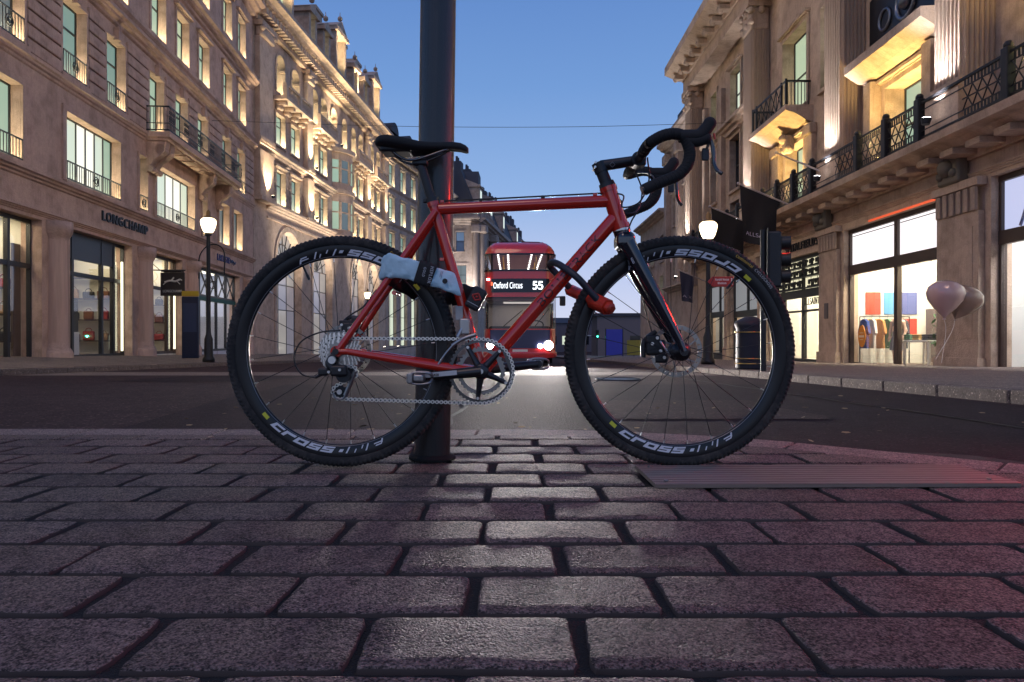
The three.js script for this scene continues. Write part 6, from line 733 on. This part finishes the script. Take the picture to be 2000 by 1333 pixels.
// ---------------------------------------------------------------- folding chain lock in a pale sleeve round the post and seat stays
{
  const lock = thing('sleeved_chain_lock', 'pale blue fabric sleeved chain lock wrapped round the post, stays and rear wheel', 'bicycle lock', [0, 0, -BZ]);
  const cloth = new THREE.MeshStandardMaterial({ color: lin(.54, .79, .88), roughness: .5, bumpMap: rep(tex(N, (i, o) => { o[0] = o[1] = o[2] = .5 * nFine[i] + .5 * nMid[i]; }), 1 / .07), bumpScale: .002, side: THREE.DoubleSide }), dk = new THREE.MeshStandardMaterial({ color: lin(.012, .011, .011), roughness: .75, side: THREE.DoubleSide });
  // ribbon along a path; half heights along its own tilt
  const ribbonAlong = (pts, hh, n = 60, puff = .007, wr = .0025) => { const c = new THREE.CatmullRomCurve3(pts, false, 'centripetal'), p = [], uv = [], id = [], m = 14; for (let i = 0; i <= n; i++) { const t = i / n, q = c.getPoint(t), tg = c.getTangent(t), up = V(-tg.y, 1 - tg.y * tg.y, -tg.z * tg.y).normalize(), no = tg.clone().cross(up).normalize(), h = hh * (1 + .04 * Math.sin(t * 23) + .03 * Math.sin(t * 51)); for (let j = 0; j <= m * 2; j++) { const a = j / (m * 2) * Math.PI * 2, y = Math.sign(Math.cos(a)) * Math.abs(Math.cos(a)) ** .5 * h, k = Math.sin(a) * puff + wr * Math.sin(t * 41 + y * 160) * Math.sin(t * 17) * Math.abs(Math.sin(a)), s = q.clone().addScaledVector(up, y).addScaledVector(no, k); p.push(s.x, s.y, s.z); uv.push(t * .25, y); if (i && j) { const w = m * 2 + 1, A = (i - 1) * w + j - 1; id.push(A, A + 1, A + w + 1, A, A + w + 1, A + w); } } } const g = new THREE.BufferGeometry(); g.setAttribute('position', new THREE.Float32BufferAttribute(p, 3)); g.setAttribute('uv', new THREE.Float32BufferAttribute(uv, 2)); g.setIndex(id); g.computeVertexNormals(); return g; };
  const front = [P(893, 556, .052), P(865, 547, .064), P(835, 537, .072), P(800, 527, .076), P(772, 520, .072), P(755, 520, .052), P(750, 524, .025), P(757, 530, .004)];
  part('sleeve', ribbonAlong(front, .035, 90, .009, .0035), cloth, lock);
  part('dark_sleeve', ribbonAlong([P(757, 531, .004), P(775, 545, -.03), P(800, 560, -.09), P(815, 568, -.16), V(-.26, .535, -.195), V(-.21, .525, -.2), P(905, 575, -.14), P(918, 580, -.06), P(926, 582, .0), P(931, 584, .03)], .032, 70, .010), dk, lock);
  part('label_band', ribbonAlong([P(846, 541.5, .0735), P(835, 537.5, .0765), P(824, 534, .0785), P(814, 531, .0795)].reverse(), .0355, 20, .0100, 0), dk, lock);
  { const mk = (str, s, w, px, py) => { const q = P(px, py, .0905); const g = text(str, s, .0005, font, w); return g.rotateZ(-Math.PI / 2 - .22).translate(q.x, q.y, q.z); }; part('label_lettering', [mk('HIPLOK', .0095, .050, 838, 537), mk('GOLD', .0075, .028, 826, 531)], mat([.35, .36, .37], .6), lock); }
  { const q = P(869, 549.5, .0755); part('eyelet', cyl(.0075, .0075, .003, 0, 0, 0, 22).rotateX(Math.PI / 2).rotateY(-.2).translate(q.x, q.y, q.z), M.black, lock); for (const px of [857, 860]) { const a = P(px + 5, 530, .074), b = P(px - 4, 563, .074); part('stitching', rod(a, b, .0006, .0006, 4), mat([.2, .26, .3], .8), lock); } }
  { const q = P(930, 584, .04), g = rbox(.045, .068, .036, .009).rotateZ(-.5).translate(q.x, q.y, q.z); const bd = part('lock_body', g, mat([.018, .016, .016], .5), lock); const rot = v => v.applyAxisAngle(V(0, 0, 1), -.5).add(V(q.x, q.y, q.z)); const pts = [V(-.014, .004, .0185), V(0, .016, .0185), V(.014, .004, .0185), V(0, -.006, .0185)].map(rot); part('lock_emblem', [...pts.map((p, i) => rod(p, pts[(i + 1) % 4], .0028, .0028, 8)), ball(.004, rot(V(0, .005, .0185)).x, rot(V(0, .005, .0185)).y, q.z + .0185, 8)], mat([.42, .03, .02], .5), bd); const a = rot(V(-.018, -.018, .0185)), b = rot(V(.018, -.018, .0185)); part('lock_stripe', rod(a, b, .0012, .0012, 6), mat([.4, .4, .4], .5), bd); }
  // ---- D-lock round the down tube and front wheel
  const dl = thing('d_lock', 'black shackle lock with red crossbar joining the frame tube and front wheel', 'bicycle lock', [0, 0, -BZ]);
  const A = P(1186, 600, .075), B = P(1112, 566, -.085), ax = B.clone().sub(A), n1 = A.clone().addScaledVector(ax, .12), n2 = A.clone().addScaledVector(ax, .9), away = V(-.074, .080, 0), c1 = n1.clone().add(away), c2 = n2.clone().add(away.clone().multiplyScalar(.95)), loop = c1.clone().add(c2).multiplyScalar(.5).add(V(-.022, .026, .004));
  part('shackle', [tube([n1, n1.clone().lerp(c1, .5), c1, c1.clone().lerp(loop, .55).add(V(-.006, .006, .004)), loop, c2.clone().lerp(loop, .55).add(V(-.006, .006, -.004)), c2, n2.clone().lerp(c2, .5), n2], .0105, 80, 14)], mat([.018, .020, .028], .5), dl);
  const bar = part('crossbar', [rod(A, B, .0185, .0185, 6), rod(A.clone().addScaledVector(ax, -.1), A, .0165, .0185, 6), rod(A.clone().addScaledVector(ax, -.02), A.clone().addScaledVector(ax, .36), .0245, .0245, 6)], mat([.55, .035, .012], .38), dl); part('end_cap', rod(A.clone().addScaledVector(ax, -.13), A.clone().addScaledVector(ax, -.1), .010, .0165, 6), mat([.35, .03, .012], .4), bar);
}
// ---------------------------------------------------------------- figure inside the big shop window
{
  const H = 1.72, res = 56, mc = new MarchingCubes(res, new THREE.MeshBasicMaterial(), false, false, 60000), size = 1.05;
  const bones = [[[0, .93, 0], [0, 1.2, .01], .145, .135], [[0, 1.2, .01], [0, 1.38, 0], .135, .15], [[-.15, 1.40, 0], [.15, 1.40, 0], .07, .07], [[0, 1.42, 0], [0, 1.52, .01], .055, .05], [[0, 1.6, .02], [0, 1.64, .02], .085, .09], [[-.09, .92, 0], [-.1, .5, .02], .09, .06], [[-.1, .5, .02], [-.1, .08, -.02], .06, .04], [[-.1, .04, 0], [-.1, .03, .12], .04, .03], [[.09, .92, 0], [.1, .5, .03], .09, .06], [[.1, .5, .03], [.1, .08, 0], .06, .04], [[.1, .04, 0], [.1, .03, .12], .04, .03], [[-.19, 1.38, 0], [-.25, 1.12, -.02], .05, .04], [[-.25, 1.12, -.02], [-.24, .88, .06], .04, .03], [[-.24, .86, .07], [-.24, .78, .09], .03, .022], [[.19, 1.38, 0], [.26, 1.13, 0], .05, .04], [[.26, 1.13, 0], [.25, .9, .1], .04, .03], [[.25, .88, .11], [.25, .8, .13], .03, .022]].map(([a, b, r, s]) => [V(...a), V(...b), r, s]);
  const q = V(), ab = V(), ap = V(); for (let k = 0; k < res; k++) for (let j = 0; j < res; j++) for (let i = 0; i < res; i++) { q.set((i / res * 2 - 1) * size * .5, (j / res * 2 - 1) * size * .9 + .86, (k / res * 2 - 1) * size * .35); let e = 0; for (const [a, b, r, s] of bones) { ab.subVectors(b, a); ap.subVectors(q, a); const t = Math.max(0, Math.min(1, ap.dot(ab) / ab.lengthSq())); e += Math.exp(-45 * (ap.addScaledVector(ab, -t).length() - (r + (s - r) * t))); } mc.field[k * res * res + j * res + i] = Math.log(e) / 45; }
  mc.isolation = 0; mc.update(); const n = mc.count, pos = new Float32Array(mc.positionArray.slice(0, n * 3)), nor = new Float32Array(mc.normalArray.slice(0, n * 3)); for (let i = 0; i < n; i++) { pos[i * 3] *= size * .5; pos[i * 3 + 1] = pos[i * 3 + 1] * size * .9 + .86; pos[i * 3 + 2] *= size * .35; }
  let g = new THREE.BufferGeometry(); g.setAttribute('position', new THREE.BufferAttribute(pos, 3)); g = mergeVertices(g, .002); g.computeVertexNormals();
  const person = thing('person', 'person in grey sleeveless top and dark skirt standing inside the lit shop window', 'person', [11.3 + 1.0, -.5, -21.75], -Math.PI / 2 + .5);
  part('body', g, mat([.50, .33, .25], .6), person);
  part('top', lathe([[.158, .9], [.165, .98], [.15, 1.12], [.158, 1.28], [.16, 1.38], [.1, 1.43]], 24).scale(1.02, 1, .98), new THREE.MeshStandardMaterial({ color: lin(.17, .17, .18), roughness: .9, side: THREE.DoubleSide }), person); part('skirt', lathe([[.235, .5], [.215, .7], [.168, .93]], 24), new THREE.MeshStandardMaterial({ color: lin(.12, .12, .14), roughness: .9, side: THREE.DoubleSide }), person); part('hair', [new THREE.SphereGeometry(.108, 18, 12, 0, Math.PI * 2, 0, 1.7).rotateX(-.35).translate(0, 1.645, .0)], mat([.03, .018, .012], .6), person); part('face', [ball(.016, 0, 1.60, .108, 8), rbox(.022, .008, .012, .003, -.035, 1.635, .098), rbox(.022, .008, .012, .003, .035, 1.635, .098), rbox(.04, .01, .012, .003, 0, 1.555, .098)], mat([.30, .12, .09], .6), person);
}
renderer.render(scene, camera);
